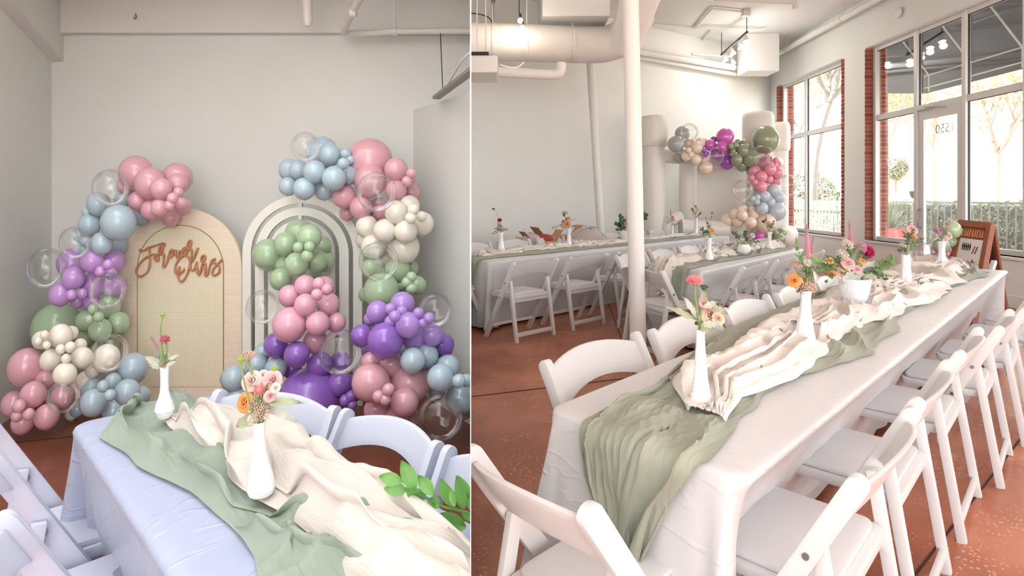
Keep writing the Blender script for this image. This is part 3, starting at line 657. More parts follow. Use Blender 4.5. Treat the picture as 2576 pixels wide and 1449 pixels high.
# chairs: right side of the table
gl = 'folding chairs at the table before the arches'
fa = Vector((-.66,-.75,0))
chair_tops('white folding chair behind the pink rose vase, before the purple balloon', (560,978), (846,1019), -1, .95, group=gl)
chair_tops('white folding chair right of the pink rose vase, before the pink balloons', (880,1027), (1106,1107), -1, .95, group=gl)
chair_tops('white folding chair behind the green leaf sprig, cut by the divider', (1137,1119), (1430,1225), -1, .95, group=gl)
# left side of the table
def lchair(label, cx, cy, sx=.95, sy=.9): return chair(label, cx, cy, (.70,.71), sx, sy, 1, gl)
lchair('white folding chair at the far left corner of the left table', -1.27, 1.72)
lchair('white folding chair in the lower left corner, second along the left table', -.985, 1.435)
lchair('white folding chair at the bottom edge, third along the left table', -.70, 1.15)
# runners
placeL = table_place((O.x,O.y), U, W, .752)
dz = lambda px, py: (lambda p: ((v2(p)-O).dot(U), (v2(p)-O).dot(W)))(onz(px,py,.76))
def outline(pts):                            # list of (left px, right px) pairs along the strip -> centre and half width functions
    S_, Cc, Hh = [], [], []
    for l, r in pts:
        a = dz(*l); b = dz(*r); S_.append((a[0]+b[0])/2); Cc.append((a[1]+b[1])/2); Hh.append(abs(a[1]-b[1])/2)
    o_ = np.argsort(S_); S_ = [S_[i] for i in o_]; Cc = [Cc[i] for i in o_]; Hh = [Hh[i] for i in o_]
    return S_, (lambda x: float(np.interp(x,S_,Cc))), (lambda x: float(np.interp(x,S_,Hh)))
S_, cf, hf = outline([((300,1015),(480,1000)), ((250,1090),(530,1035)), ((345,1130),(690,1075)), ((440,1200),(720,1110)), ((540,1290),(850,1215)), ((620,1360),(980,1290)), ((640,1449),(1100,1380))])
runner('sage green gauze runner along the table before the arches', M['sage_l'], S_[0], 1.5, cf, hf, placeL, 11, .034, nt=64, fs=2.4, ft=14, edgew=.22)
S_, cf, hf = outline([((400,1060),(500,1045)), ((420,1100),(620,1060)), ((520,1170),(700,1110)), ((570,1230),(790,1170)), ((700,1300),(900,1240)), ((800,1380),(1010,1290)), ((850,1449),(1110,1370))])
runner('beige gauze runner laid over sage on the table before the arches', M['beige_l'], S_[0], 1.5, cf, hf, placeL, 23, .036, nt=64, fs=2.8, ft=11, swirl=1.3, base=.052, edgew=.22)
# ================================================================== RIGHT ROOM
ROOM['cur'] = 'R'
# --- the long table
RA = onz(1377,1024,.75); RB = onz(1878,1207,.75); RC = onz(2537,680,.75); RD = onz(2279,665,.75)
table('long folding table under the white cloth in the foreground', [RA, RB, RC, RD], .742)
cloth('tablecloth', 'long white satin cloth on the foreground table by the windows', [RA, RB, RC, RD], .75, M['cloth_r'], [.05,-.34,.02,-.05], seed=5, amp=.022)
U = ((v2(RC)+v2(RD))/2-(v2(RA)+v2(RB))/2).normalized(); W = Vector((U.y,-U.x,0)); O = (v2(RA)+v2(RB))/2
eA = (v2(RA)-O).dot(U), (v2(RA)-O).dot(W); eB = (v2(RB)-O).dot(U), (v2(RB)-O).dot(W)
hang = lambda d: eA[0]+(d-eA[1])*(eB[0]-eA[0])/(eB[1]-eA[1])
placeR = table_place((O.x,O.y), U, W, .752, hang)
def outz(pts):
    return outline(pts)
S_, cf, hf = outline([((1575,1005),(1890,1020)), ((1650,945),(1960,965)), ((1760,870),(2080,930)), ((1900,800),(2200,880)), ((2060,740),(2250,800)), ((2160,700),(2330,765)), ((2280,665),(2490,685))])
S_ = [-.46,-.30,-.16,0.0]+S_; c0_ = cf(S_[4]); 
cfx = interp((-.36,.03),(-.26,.02),(-.15,.005),(0,.03),*[(x, cf(x)) for x in S_ if x > .1]); hfx = interp((-.36,.02),(-.26,.07),(-.15,.13),(-.05,.17),(0,.185),*[(x, hf(x)) for x in S_ if x > .1])
runner('sage green gauze runner draped over the end of the foreground table', M['sage_r'], -.36, S_[-1], cfx, hfx, placeR, 31, .036, ds=.016, nt=84, fs=2.0, ft=17, swirl=.9)
S_, cf, hf = outline([((1650,1075),(1890,1030)), ((1660,980),(1890,990)), ((1760,920),(2060,930)), ((1880,850),(2130,850)), ((2010,780),(2180,830)), ((2110,735),(2290,790)), ((2230,690),(2400,720)), ((2310,655),(2430,670))])
runner('blush pink gauze runner lying over sage on the foreground table', M['blush_r'], S_[0], S_[-1], cf, hf, placeR, 47, .032, ds=.016, nt=64, fs=2.4, ft=10, swirl=1.25, base=.044, edgew=.28)
gw = 'chairs along the window side of the foreground table'
# window side: rear feet of the third and fourth chair seen
wv = Vector((.70,.714,0)); wid = .512
ordn = ('nearest', 'second', 'third', 'fourth', 'fifth', 'sixth', 'seventh')
for k, (x, y) in enumerate(((.803,1.316),(1.29,1.82),(1.86,2.38),(2.40,2.83),(2.94,3.30),(3.48,3.78),(4.02,4.26))):
    a = Vector((x,y,0)); b = a+wv*wid
    chair_pts('white folding chair, %s from the camera on the window side' % ordn[k], a, b, 1, .176, -.25, .92, 1, gw, None)
gi = 'chairs along the room side of the foreground table'
la = onz(1368,905,.8); lb = onz(1594,834,.8); la2 = onz(1636,827,.8)
pit2 = v2(la2)-v2(la)
for k in range(0, 6):
    a = v2(la)+pit2*k; b = v2(lb)+pit2*k
    chair_pts('white folding chair, %s from the camera on the room side of foreground table' % ordn[k], a, b, -1, .205, -.26, .9, 1, gi, None)
chair_pts('large white folding chair in the bottom left foreground under the green drape', v2((-.115,1.435)), v2((.146,1.16)), 1, .205, -.26, 1.28, 1, None, None)
chair_pts('white folding chair at the far end of foreground table before the sign', v2(onz(2338,640,.8)), v2(onz(2502,655,.8)), -1, .205, -.26, .8, 1, None, None)
# --- the rear table
BA = onz(1232,657,.75); Ub = Vector((.70,.714,0)).normalized(); Wb = Vector((-Ub.y,Ub.x,0))
BL = 6.0; q = [v2(BA), v2(BA)+Ub*BL, v2(BA)+Ub*BL+Wb*.8, v2(BA)+Wb*.8]
table('long folding table under the white cloth at the rear', q, .742)
cloth('tablecloth', 'long white cloth on the rear table nearest the back wall', q, .75, M['cloth_r'], [-.04,0,0,.03], seed=8, amp=.035, step=.05)
gb = 'chairs along the near side of the rear table'
fA = onz(1300,864,0); fB = onz(1442,832,0); pb_ = v2(fB)-v2(fA); wb_ = pb_.normalized()
for k in range(0, 7):
    a = v2(fA)+pb_*k; b = a+wb_*.52
    chair_pts('white folding chair, %s from the divider on the near side of the rear table' % ('first',)[0] if k == 0 else 'white folding chair, %s from the divider on the near side of the rear table' % ordn[k], a, b, 1, .176, -.25, .95, 1, gb, None)
gb2 = 'chairs along the far side of the rear table'
bk = v2(BA)+Wb*1.22-Ub*.25
for k in range(0, 8):
    a = bk+Ub*.78*k; b = a+Ub*.6
    chair_pts('white folding chair, %s from the divider along the far side of the rear table' % (ordn+('eighth','ninth'))[k].replace('nearest','first'), b, a, 1, .205, -.26, .9, 1.05, gb2, None)
e0 = v2(BA)+Wb*.4-Ub*.10
chair('white folding chair at the rear table end, half hidden by the divider', e0.x, e0.y, (Ub.x,Ub.y), 1.2, 1.0, 1)
P = table_place((BA.x,BA.y), Ub, Wb, .752, 0.0)
runner('sage green gauze runner hanging over the end of the rear table', M['sage_r'], -.42, BL-.2, interp((-.42,.46),(0,.40),(BL,.36)), interp((-.42,.16),(0,.25),(1.2,.27),(BL,.24)), P, 61, .022, ds=.035, nt=30, fs=2, ft=12)
runner('blush pink gauze runner along the middle of the rear table', M['blush_r'], .15, BL-.3, interp((0,.45),(BL,.42)), interp((0,.16),(BL,.18)), P, 67, .035, ds=.035, nt=30, fs=3, ft=9, swirl=1.6, base=.025)
# --- the middle table
MA = onz(1766,682,.75); MB = onz(2024,626,.75); MD = onz(1630,662,.75)
um = (v2(MB)-v2(MA)).normalized(); q = [v2(MA), v2(MB), v2(MB)+(v2(MD)-v2(MA)), v2(MD)]
table('shorter folding table under the white cloth in the middle', q, .742)
cloth('tablecloth', 'white cloth on the shorter middle table beyond the thick column', q, .75, M['cloth_r'], [-.06,0,0,.05], seed=13, amp=.03, step=.045)
wm = Vector((-um.y,um.x,0)); Om = v2(MA); dM = v2(MD)-v2(MA)
gm = 'chairs at the middle table'
for k, (pl, pr) in enumerate((((1872,671),(1948,655)), ((1957,653),(2024,640)), ((2036,638),(2092,626)))):
    a = v2(onz(*pl,.8)); b = a+um*.60
    chair_pts('white folding chair, %s on the near side of the middle table' % ('first','second','third')[k], a, b, 1, .205, -.26, .95, 1, gm, None)
bk = v2(MD)+wm*.42+um*.05
for k in range(4):
    a = bk+um*.74*k; b = a+um*.6
    chair_pts('white folding chair, %s on the far side of the middle table' % ('first','second','third','fourth')[k], b, a, 1, .205, -.26, .9, 1, gm, None)
e0 = (v2(MA)+v2(MD))/2 - um*.12
chair_pts('white folding chair at the middle table end beside the thick column', v2(onz(1560,664,.8)), v2(onz(1664,681,.8)), 1, .205, -.26, 1.0, 1, None, None)
P = table_place((MA.x,MA.y), um, dM.normalized(), .752, 0.0)
LM_ = (v2(MB)-v2(MA)).length; wM = dM.length
runner('sage green gauze runner hanging over the end of the middle table', M['sage_r'], -.48, LM_-.1, interp((-.48,wM*.42),(0,wM*.52),(LM_,wM*.5)), interp((-.48,.10),(-.2,.17),(0,.24),(LM_,.24)), P, 71, .03, ds=.03, nt=34, fs=2, ft=14)
runner('blush pink gauze runner hanging over the end of the middle table', M['blush_r'], -.33, LM_-.15, interp((-.33,wM*.62),(0,wM*.62),(LM_,wM*.55)), interp((-.33,.07),(0,.15),(LM_,.18)), P, 77, .045, ds=.03, nt=34, fs=3, ft=10, swirl=1.5, base=.03)
ROOM['cur'] = None
# ------------------------------------------------------------------ arched backdrops of the left room
ROOM['cur'] = 'L'
M['ply'] = mat('birch_plywood', srgb(255,236,212), .5, .05, 3, stretch=(1.5,1,14))
M['arch_white'] = mat('ivory_board', srgb(250,248,238), .45, .02, 4)
def cane_mat():
    m = bpy.data.materials.new('cane_webbing'); m.use_nodes = True; nt = m.node_tree; b = nt.nodes['Principled BSDF']; N = nt.nodes.new; L = nt.links.new
    tc = N('ShaderNodeTexCoord'); sp = N('ShaderNodeSeparateXYZ'); L(tc.outputs['Object'], sp.inputs[0])
    outs = []
    for k in ('X','Z'):
        w = N('ShaderNodeMath'); w.operation = 'MULTIPLY'; w.inputs[1].default_value = 2*PI/.0125; L(sp.outputs[k], w.inputs[0])
        s = N('ShaderNodeMath'); s.operation = 'SINE'; L(w.outputs[0], s.inputs[0]); outs.append(s)
    mn = N('ShaderNodeMath'); mn.operation = 'MINIMUM'; L(outs[0].outputs[0], mn.inputs[0]); L(outs[1].outputs[0], mn.inputs[1])
    gt = N('ShaderNodeMapRange'); gt.inputs[1].default_value = .15; gt.inputs[2].default_value = .6; L(mn.outputs[0], gt.inputs[0])
    mx = N('ShaderNodeMixRGB'); mx.inputs[1].default_value = srgb(255,246,216); mx.inputs[2].default_value = srgb(222,200,152); L(gt.outputs[0], mx.inputs[0]); L(mx.outputs[0], b.inputs['Base Color'])
    bp = N('ShaderNodeBump'); bp.inputs['Strength'].default_value = .5; bp.inputs['Distance'].default_value = .003; bp.invert = True; L(gt.outputs[0], bp.inputs['Height']); L(bp.outputs[0], b.inputs['Normal'])
    b.inputs['Roughness'].default_value = .6; return m
M['cane'] = cane_mat()
def arch_poly(x0, x1, ytop, ybot, n=28):      # pixel outline of a round-headed panel
    r = (x1-x0)/2; cx = (x0+x1)/2; P = [(x0,ybot)]
    P += [(cx-r*math.cos(PI*k/n), ytop+r-r*math.sin(PI*k/n)) for k in range(n+1)]
    return P+[(x1,ybot)]
def arch(Y, px): k = Y/F; return [((x-CX)*k, H+(HY-y)*k) for x, y in px]
Yq = 4.02; zf = HY+F*H/Yq                    # floor row at that distance
root = thing('arch_backdrop', 'birch plywood arch backdrop with a woven cane centre', 'backdrop', (( 456-CX)/F*Yq, Yq, 0))
part('panel', G().prism(arch(Yq, arch_poly(305,608,524,zf)), (0,Yq,0), (1,0,0), (0,0,1), (0,.03,0)), M['ply'], root, False, .003)
part('cane_inset', G().prism(arch(Yq, arch_poly(347,562,567,972)), (0,Yq-.004,0), (1,0,0), (0,0,1), (0,.006,0)), M['cane'], root, False)
A = arch(Yq, arch_poly(345.5,563.5,565.5,973)); B = arch(Yq, arch_poly(347.5,561.5,567.5,971))
part('inset_edge', G().strip(A, B, (0,Yq-.0055,0), (1,0,0), (0,0,1), (0,.004,0)), mat('cane_edge', srgb(176,148,110), .7), root, False)
Yw = 3.95; zf = HY+F*H/Yw
root = thing('arch_backdrop', 'ivory slotted arch backdrop of nested rainbow bands', 'backdrop', ((760-CX)/F*Yw, Yw, 0))
for nm, a, b in (('outer_band',(609,911,490),(631,888,511)), ('middle_band',(641,877,521),(664,853,542))):
    part(nm, G().strip(arch(Yw, arch_poly(*a,zf)), arch(Yw, arch_poly(*b,zf)), (0,Yw,0), (1,0,0), (0,0,1), (0,.03,0)), M['arch_white'], root, False, .002)
part('inner_panel', G().prism(arch(Yw, arch_poly(674,842,553,zf)), (0,Yw,0), (1,0,0), (0,0,1), (0,.03,0)), M['arch_white'], root, False, .002)
for (x, y0, y1) in ((754,505,526), (754,537,558)):
    p = at(x-5,y1,Yw); q = at(x+5,y0,Yw); part('bridge', G().box(p.x,q.x,Yw+.001,Yw+.029,p.z,q.z), M['arch_white'], root, False)
for (x, y) in ((636,1000),(669,1000),(882,1000),(847,1000)):
    p = at(x-6,y+14,Yw); q = at(x+6,y-6,Yw); part('bridge', G().box(p.x,q.x,Yw+.001,Yw+.029,p.z,q.z), M['arch_white'], root, False)
# lettering on the plywood arch
M['copper_wood'] = mat('terracotta_painted_wood', srgb(206,140,98), .45, .06, 20)
ST = [[(225,375),(240,430),(330,420),(450,350),(650,280),(800,235),(875,250),(862,290)],
 [(445,345),(480,450),(492,600),(480,800),(430,960),(300,1070),(200,1080),(130,1000),(150,880),(250,720),(360,620),(480,560),(560,520),(620,530)],
 [(640,520),(605,620),(650,695),(708,650),(690,550),(640,525),(700,520)],
 [(700,520),(765,508),(720,450),(742,350),(795,295),(832,330),(800,430),(765,500),(830,510),(852,580),(830,800),(860,840),(920,760),(970,580)],
 [(970,580),(1050,520),(1085,430),(1050,400),(1000,470),(980,570),(1030,590),(1130,480)],
 [(1150,390),(1160,500),(1210,640),(1240,560),(1250,440),(1310,440)],
 [(1310,440),(1400,400),(1400,342),(1350,380),(1330,480),(1370,530),(1440,480),(1500,380)],
 [(1500,380),(1460,310),(1490,200),(1540,165),(1562,230),(1510,370),(1570,390),(1580,480),(1550,650),(1580,700),(1640,600),(1740,345)],
 [(1370,540),(1250,640),(1160,800),(1150,960),(1200,1040),(1280,1010),(1350,950),(1380,885)],
 [(1370,540),(1460,570),(1530,680),(1530,800),(1470,1000),(1380,1170),(1300,1230),(1240,1160),(1230,1000),(1262,835)],
 [(1530,800),(1550,900),(1610,940),(1670,860),(1710,720),(1712,860),(1730,1000),(1770,1050),(1810,950)],
 [(1810,950),(1862,750),(1820,680),(1842,580),(1900,540),(1930,590),(1872,740),(1940,760),(1930,900),(1920,1040),(1950,1080),(2000,980),(2070,740)],
 [(2200,635),(2110,670),(2080,740),(2160,740),(2250,770),(2300,860),(2270,1000),(2160,1060),(2110,1010),(2150,880),(2260,760),(2362,650)]]
root = thing('wooden_lettering', 'terracotta script lettering reading Forever Ours on the cane arch', 'sign', at(450,720,Yq-.02))
for s in ST:
    P = catmull([at(330+x*.0966, 590+y*.0966, Yq-.015) for x, y in s], 5)
    part('letter_stroke', G().tube(P, [.0074+.0012*math.sin(i*.5) for i in range(len(P))], 8), M['copper_wood'], root)
# ------------------------------------------------------------------ balloons
def latex(name, c): return mat(name, c, .17, .02, 4, spec=.55, coat=.4)
BC = {'P': latex('dusty_pink_latex', srgb(230,174,186)), 'B': latex('dusty_blue_latex', srgb(184,206,218)), 'U': latex('lilac_latex', srgb(208,160,226)), 'V': latex('purple_latex', srgb(154,108,204)),
      'L': latex('lavender_latex', srgb(184,146,222)), 'G': latex('sage_green_latex', srgb(180,206,168)), 'W': latex('ivory_latex', srgb(252,244,228)), 'R': latex('rose_pink_latex', srgb(240,180,200)),
      'S': latex('grey_latex', srgb(178,180,182)), 'A': latex('peach_latex', srgb(252,230,210)), 'M': latex('magenta_latex', srgb(226,110,204)), 'D': latex('violet_latex', srgb(172,92,196)),
      'O': latex('olive_latex', srgb(160,168,138)), 'K': latex('candy_pink_latex', srgb(248,160,182)), 'Z': latex('pale_blue_latex', srgb(206,216,224)), 'C': M['bubble']}
BN = {'P':'dusty pink','B':'dusty blue','U':'lilac','V':'purple','L':'lavender','G':'sage green','W':'ivory','R':'rose pink','S':'grey','A':'peach','M':'magenta','D':'violet','O':'olive green','K':'candy pink','Z':'pale blue'}
def balloon_mesh(key):
    n, m = 28, 18; prof = []
    for j in range(m+1):
        t = PI*j/m; r = math.sin(t); z = -math.cos(t)
        if z < 0: r *= (1-.06*z*z*(1-r)); z *= 1.03
        prof.append((max(r,.012), z))
    g = G().lathe(prof, n); 
    if key == 'C': g.lathe([(.012,-1.0),(.05,-1.03),(.02,-1.07)], 10)
    else: g.lathe([(.03,-1.01),(.045,-1.05),(.075,-1.10),(.05,-1.105)], 10)
    me = mesh(g, 'balloon', True); me.materials.append(BC[key]); return me
BM = {}
def balloons(root, spec, org, sc, Y0, layer=(.0,.13,.26), sq=.8, tilt=.5):
    """spec: rows 'colour x y r layer' in crop pixels; org, sc: crop origin and pixel size"""
    loc = root.location
    for row in spec.split(';'):
        row = row.split()
        if not row: continue
        k, x, y, r = row[0], float(row[1]), float(row[2]), float(row[3]); l = row[4] if len(row) > 4 else 'm'
        px = org[0]+x*sc; py = org[1]+y*sc; rp = r*sc
        Y = Y0 - {'b':layer[0],'m':layer[1],'f':layer[2],'x':layer[2]*1.45}[l]
        if k not in BM: BM[k] = balloon_mesh(k)
        ct = math.cos(math.atan(abs(px-CX)/F))**sq; R = rp*Y/F
        o = link('bubble_balloon' if k == 'C' else 'balloon', BM[k], None, root); o.location = at(px,py,Y)-loc
        o.scale = (R*ct, R*ct, R)
        o.rotation_euler = (random.uniform(-.25,.25)*(tilt if k != 'C' else .3), random.uniform(-.25,.25)*tilt, random.uniform(0,6))
        if k == 'C': o['label'] = 'clear bubble balloon'
root = thing('balloon_garland', 'balloon garland hanging down the left side of the plywood arch', 'balloon garland', (-3.0, 3.75, 0))
z3 = ((0,380), .3589); z6 = ((0,780), .2346); z4 = ((590,320), .3726); z5 = ((560,700), .2899)
balloons(root, 'P 955 155 125 b;P 885 240 68 b;P 1245 188 108 b;P 1055 225 114 m;P 1130 265 78 f;P 1245 230 75 m;P 960 350 66 m;P 1055 415 70 m;P 1118 398 65 f;P 1285 388 62 m;P 1197 468 64 b;P 1210 330 40 x;P 1250 290 38 f;P 1188 382 38 x;P 1270 368 46 f;'
 'B 690 370 84 m;B 855 345 58 b;B 832 500 127 f;B 627 520 80 m;B 608 430 36 m;B 712 647 80 f;B 835 660 62 b;B 985 460 62 b;B 560 590 52 b;B 600 632 42 m;B 590 690 52 b;B 660 450 60 b;'
 'C 775 255 132 f;C 525 640 112 x;C 320 815 142 f;C 755 980 130 x;'
 'U 505 790 108 b;U 645 770 84 f;U 800 770 78 m;U 515 890 82 f;U 655 940 92 m;U 425 1005 84 f;U 815 940 72 m;U 705 845 40 x;U 758 795 38 x;U 778 858 42 f;U 500 1008 38 x;U 575 1000 38 f;U 545 1050 52 m;U 640 1050 58 m;'
 'G 405 1250 187 b;G 605 1190 78 m;G 765 1095 84 m;G 655 1105 38 x;G 692 1160 38 x;G 628 1178 36 x;G 702 1255 84 f;G 830 1205 80 m;G 605 1310 66 b;G 790 1320 64 b', *z3, 3.95)
balloons(root, 'W 440 320 98 m;W 650 275 128 f;W 765 248 80 m;W 480 265 48 x;W 410 335 50 f;W 500 378 46 x;W 542 533 118 f;W 650 422 56 x;W 755 398 62 x;W 710 520 56 x;W 880 512 120 f;W 697 692 130 x;W 860 375 74 m;W 910 760 104 m;W 1140 515 150 m;W 1000 640 84 m;W 760 1120 66 b;W 820 850 100 b;'
 'C 1180 455 198 x;C 680 912 184 x;P 280 615 207 m;P 482 752 108 m;P 150 1005 142 m;P 355 908 148 f;P 245 1205 128 f;P 502 1142 138 f;P 205 1028 72 x;P 180 1138 64 x;P 310 1118 66 x;P 662 930 132 m;'
 'B 1420 632 172 b;B 970 832 108 m;B 1212 762 92 m;B 1105 815 66 x;B 1180 912 66 x;B 1365 880 142 f;B 1002 992 152 f;B 1225 1085 132 m;B 830 1065 84 b;B 1510 915 102 b;P 560 880 70 b;W 600 820 90 b', *z6, 3.66)
root = thing('balloon_garland', 'balloon garland wrapping the right side of the ivory slotted arch', 'balloon garland', (-.95, 3.6, 0))
balloons(root, 'C 480 132 102 f;B 590 172 112 b;B 640 185 80 m;B 375 290 78 b;B 432 288 66 m;B 540 300 79 f;B 362 400 64 m;B 470 415 76 f;B 605 420 74 m;B 672 344 84 f;B 768 325 66 m;B 750 180 38 m;B 735 245 40 f;B 785 220 32 m;'
 'P 915 230 157 b;P 915 360 112 m;P 1090 285 80 m;P 1195 310 36 f;P 1165 365 36 f;P 1090 425 74 m;P 1200 440 57 b;P 740 465 82 m;P 855 540 80 m;P 985 555 88 b;P 762 580 54 b;P 1195 350 28 m;C 960 435 137 x;'
 'W 1092 572 80 f;W 1180 530 72 m;W 1207 555 40 x;W 1190 612 40 x;W 1262 602 36 f;W 1265 650 82 m;W 895 670 77 m;W 1015 697 80 f;W 1156 702 80 f;W 1140 812 112 m;W 940 802 88 m;W 1020 880 66 b;W 872 765 54 b;'
 'C 975 905 137 x;G 1100 962 87 m;G 1182 950 62 b;G 925 952 68 m;G 992 1102 122 f;G 1195 1010 36 x;G 1165 1047 38 x;G 1195 1087 38 x;G 1232 1067 66 m;G 1115 1067 36 m;G 1150 1130 54 b;G 890 1132 54 b', *z4, 3.85)
balloons(root, 'L 1345 292 99 m;L 1560 226 109 m;L 1455 265 50 f;L 1555 286 50 f;L 1495 330 52 x;L 1455 374 52 f;L 1610 405 113 f;L 1700 300 48 f;L 1790 346 50 f;L 1735 387 46 f;V 1205 497 97 m;V 1412 540 157 f;L 1660 520 103 m;L 1820 492 97 m;V 1905 580 108 b;L 1285 352 62 b;V 1262 622 64 b;C 1850 272 146 m;'
 'B 1590 612 78 b;B 1650 712 110 f;B 1768 672 107 m;B 1955 772 108 m;B 1890 862 119 f;B 2050 890 60 x;B 2112 886 56 f;B 2065 1042 132 m;B 1860 982 74 b;B 2085 1120 104 b;B 1785 812 62 b;'
 'P 1285 722 87 m;P 1465 752 107 m;P 1285 902 166 f;P 1630 912 174 m;P 1440 966 55 x;P 1355 1026 56 x;P 1410 1052 52 x;P 1580 1072 124 f;P 1335 1142 112 m;P 1500 1222 112 m;P 1640 1225 88 b;C 1890 1200 202 f', *z5, 3.40)
root = thing('balloon_garland', 'balloon garland trailing down the middle of the ivory slotted arch', 'balloon garland', (-1.4, 3.6, 0))
balloons(root, 'G 440 722 102 b;G 345 790 82 m;G 228 860 107 b;G 505 742 86 f;G 590 800 64 b;G 430 812 38 x;G 505 806 38 x;G 490 868 42 x;G 418 926 83 f;G 338 930 68 b;G 550 902 77 m;G 608 906 68 b;G 312 1026 77 m;G 525 985 62 b', *z4, 3.82)
balloons(root, 'R 716 62 94 m;R 885 72 93 b;R 835 46 56 f;R 905 96 51 f;R 818 142 52 x;R 578 152 97 m;R 718 230 98 f;R 915 226 102 m;R 582 402 152 f;R 826 392 106 f;R 985 382 87 m;R 802 542 107 m;C 1025 637 193 x;'
 'V 465 577 110 m;V 645 660 113 f;V 842 747 112 m;V 605 790 84 b;V 1020 732 97 b;V 1015 916 112 m;V 755 1055 275 m;V 1065 1060 52 f;V 1115 1022 49 f;V 1125 1100 43 f;V 1150 1012 57 b;V 1095 902 62 b;V 525 690 64 b;'
 'B 98 872 112 m;B 50 862 76 b;B 292 747 97 m;B 460 787 98 m;B 347 642 78 b;B 122 1042 92 m;B 302 950 84 b;C 345 247 147 f', *z5, 3.62)
ROOM['cur'] = None
# ------------------------------------------------------------------ vases and flowers
PM = {}
def pm(key, c, rough=.6, trans=.3, var=.12):
    if key not in PM: PM[key] = mat(key, srgb(*c), rough, var, 30, trans=trans)
    return PM[key]
pm('stem_green',(134,154,96),trans=0); pm('leaf_green',(116,142,92),.45); pm('leaf_dark',(88,112,80),.4); pm('leaf_fresh',(118,172,88),.35); pm('leaf_grey',(206,210,198),.7); pm('leaf_sage',(178,184,154),.7)
pm('rose_blush',(250,220,214)); pm('rose_pink',(250,200,198)); pm('rose_peach',(252,212,190)); pm('ranunculus_orange',(250,180,110)); pm('coral_petal',(246,156,160)); pm('magenta_petal',(190,40,96)); pm('veronica_pink',(222,156,174))
pm('straw_umbel',(214,184,160)); pm('blush_umbel',(210,186,172)); pm('cream_petal',(240,230,218)); pm('scabiosa_pink',(206,108,136)); pm('pod_green',(168,200,76)); pm('blue_floret',(140,170,220)); pm('mauve_petal',(214,160,186)); pm('white_bloom',(238,234,226)); pm('navy_berry',(46,50,66))
def frame(c, ax, s=1.0, spin=0.0):
    return Matrix.Translation(Vector(c)) @ Vector(ax).normalized().to_track_quat('Z','Y').to_matrix().to_4x4() @ Matrix.Rotation(spin,4,'Z') @ Matrix.Scale(s,4)
def g_rose(seed=0, rings=5):
    """many petals closing into a spiral, radius about 1, base at the origin"""
    rd = random.Random(seed); g = G()
    for k in range(rings):
        n = 3+k; t = k/(rings-1)
        for i in range(n):
            a0 = 2*PI*(i+.5*(k % 2))/n+rd.uniform(-.25,.25); wd = 2*PI/n*.72; P = []; lean = rd.uniform(-.05,.08)
            for v in range(6):
                vv = v/5; rad = (.10+.74*t)*(.30+.70*math.sin(min(1,vv*1.25)*PI*.5))+(.24*t+.02)*max(0,vv-.72)*3+lean*vv; z = (.98-.30*t)*math.sin(vv*PI*.5) - .32*t*max(0,vv-.72)*3
                for u in range(7):
                    uu = -1+u/3; a = a0+uu*wd*(.55+.45*math.sin(min(1,vv*1.6)*PI*.5))*(1-.12*max(0,vv-.8)*5); sg = 1-.10*uu*uu*vv
                    P.append((rad*math.cos(a), rad*math.sin(a), z*sg))
            g.grid(P, 6, 7)
    return g
def g_puff(seed=0, n=70, hemi=.35, lng=.42):
    """dome of many narrow petals (scabiosa, dahlia)"""
    rd = random.Random(seed); g = G()
    for i in range(n):
        z = 1-(1-hemi*-1)*(i+.5)/n if False else 1-(1+hemi)*(i+.5)/n; r = math.sqrt(max(0,1-z*z)); a = i*2.39996
        d = Vector((r*math.cos(a), r*math.sin(a), z*.75+.1)).normalized(); s = d.orthogonal().normalized(); b = d*(.62-.1*z); L = lng*rd.uniform(.8,1.2); w = .11*rd.uniform(.8,1.3)
        up = d.cross(s)
        g.add([b*.6, b+s*w+d*L*.4, b+d*L+up*.05, b-s*w+d*L*.4, b+d*L*.45-up*.05], [(0,1,4),(1,2,4),(2,3,4),(3,0,4)])
    g.ball((0,0,.15), .5, 10, 7); return g
def g_spike(seed=0, n=110, L=10.0):
    """flower spike: stem of length L with dense florets, radius about 1"""
    rd = random.Random(seed); g = G()
    for i in range(n):
        t = (i+.5)/n; z = L*(.08+.92*t); r = (1-.85*t)*(.75+.25*rd.random()); a = i*2.39996
        d = Vector((math.cos(a), math.sin(a), .45)); p = Vector((0,0,z))
        g.ball(p+d*r*.62, .30*(1-.6*t)+.05, 5, 4)
    return g
def g_umbel(seed=0, n=46, r=.16, flat=.45):
    rd = random.Random(seed); g = G()
    for i in range(n):
        a = i*2.39996; q = math.sqrt((i+.5)/n); z = flat*(1-q*q)+rd.uniform(-.06,.06); p = Vector((q*math.cos(a), q*math.sin(a), z))
        g.ball(p, r*rd.uniform(.6,1.1), 5, 4)
        if i % 3 == 0: g.tube([(0,0,-.7), p*.9+Vector((0,0,-.05))], .022, 4, False)
    return g
def g_leaf(L=1.0, W=.3, curl=.25, lobes=0, seed=0, fold=.12):
    """blade from the origin along +X, face up"""
    rd = random.Random(seed); P = []; n = 13 if lobes else 9
    for i in range(n):
        t = i/(n-1); w = W*math.sin(PI*min(1,t*.97+.015))**.75*(1-.25*t)
        if lobes: w *= .62+.38*abs(math.sin(t*PI*lobes+.6)); w = max(w, .03*W)
        for j in range(5):
            u = -1+j/2; x = L*t - (.10*L*abs(u)*abs(math.sin(t*PI*lobes)) if lobes else 0); P.append((x, u*w, fold*W*abs(u)*2-curl*L*t*t+(.03*L*math.sin(t*9+j*1.3+seed) if lobes else 0)))
    return G().grid(P, n, 5)
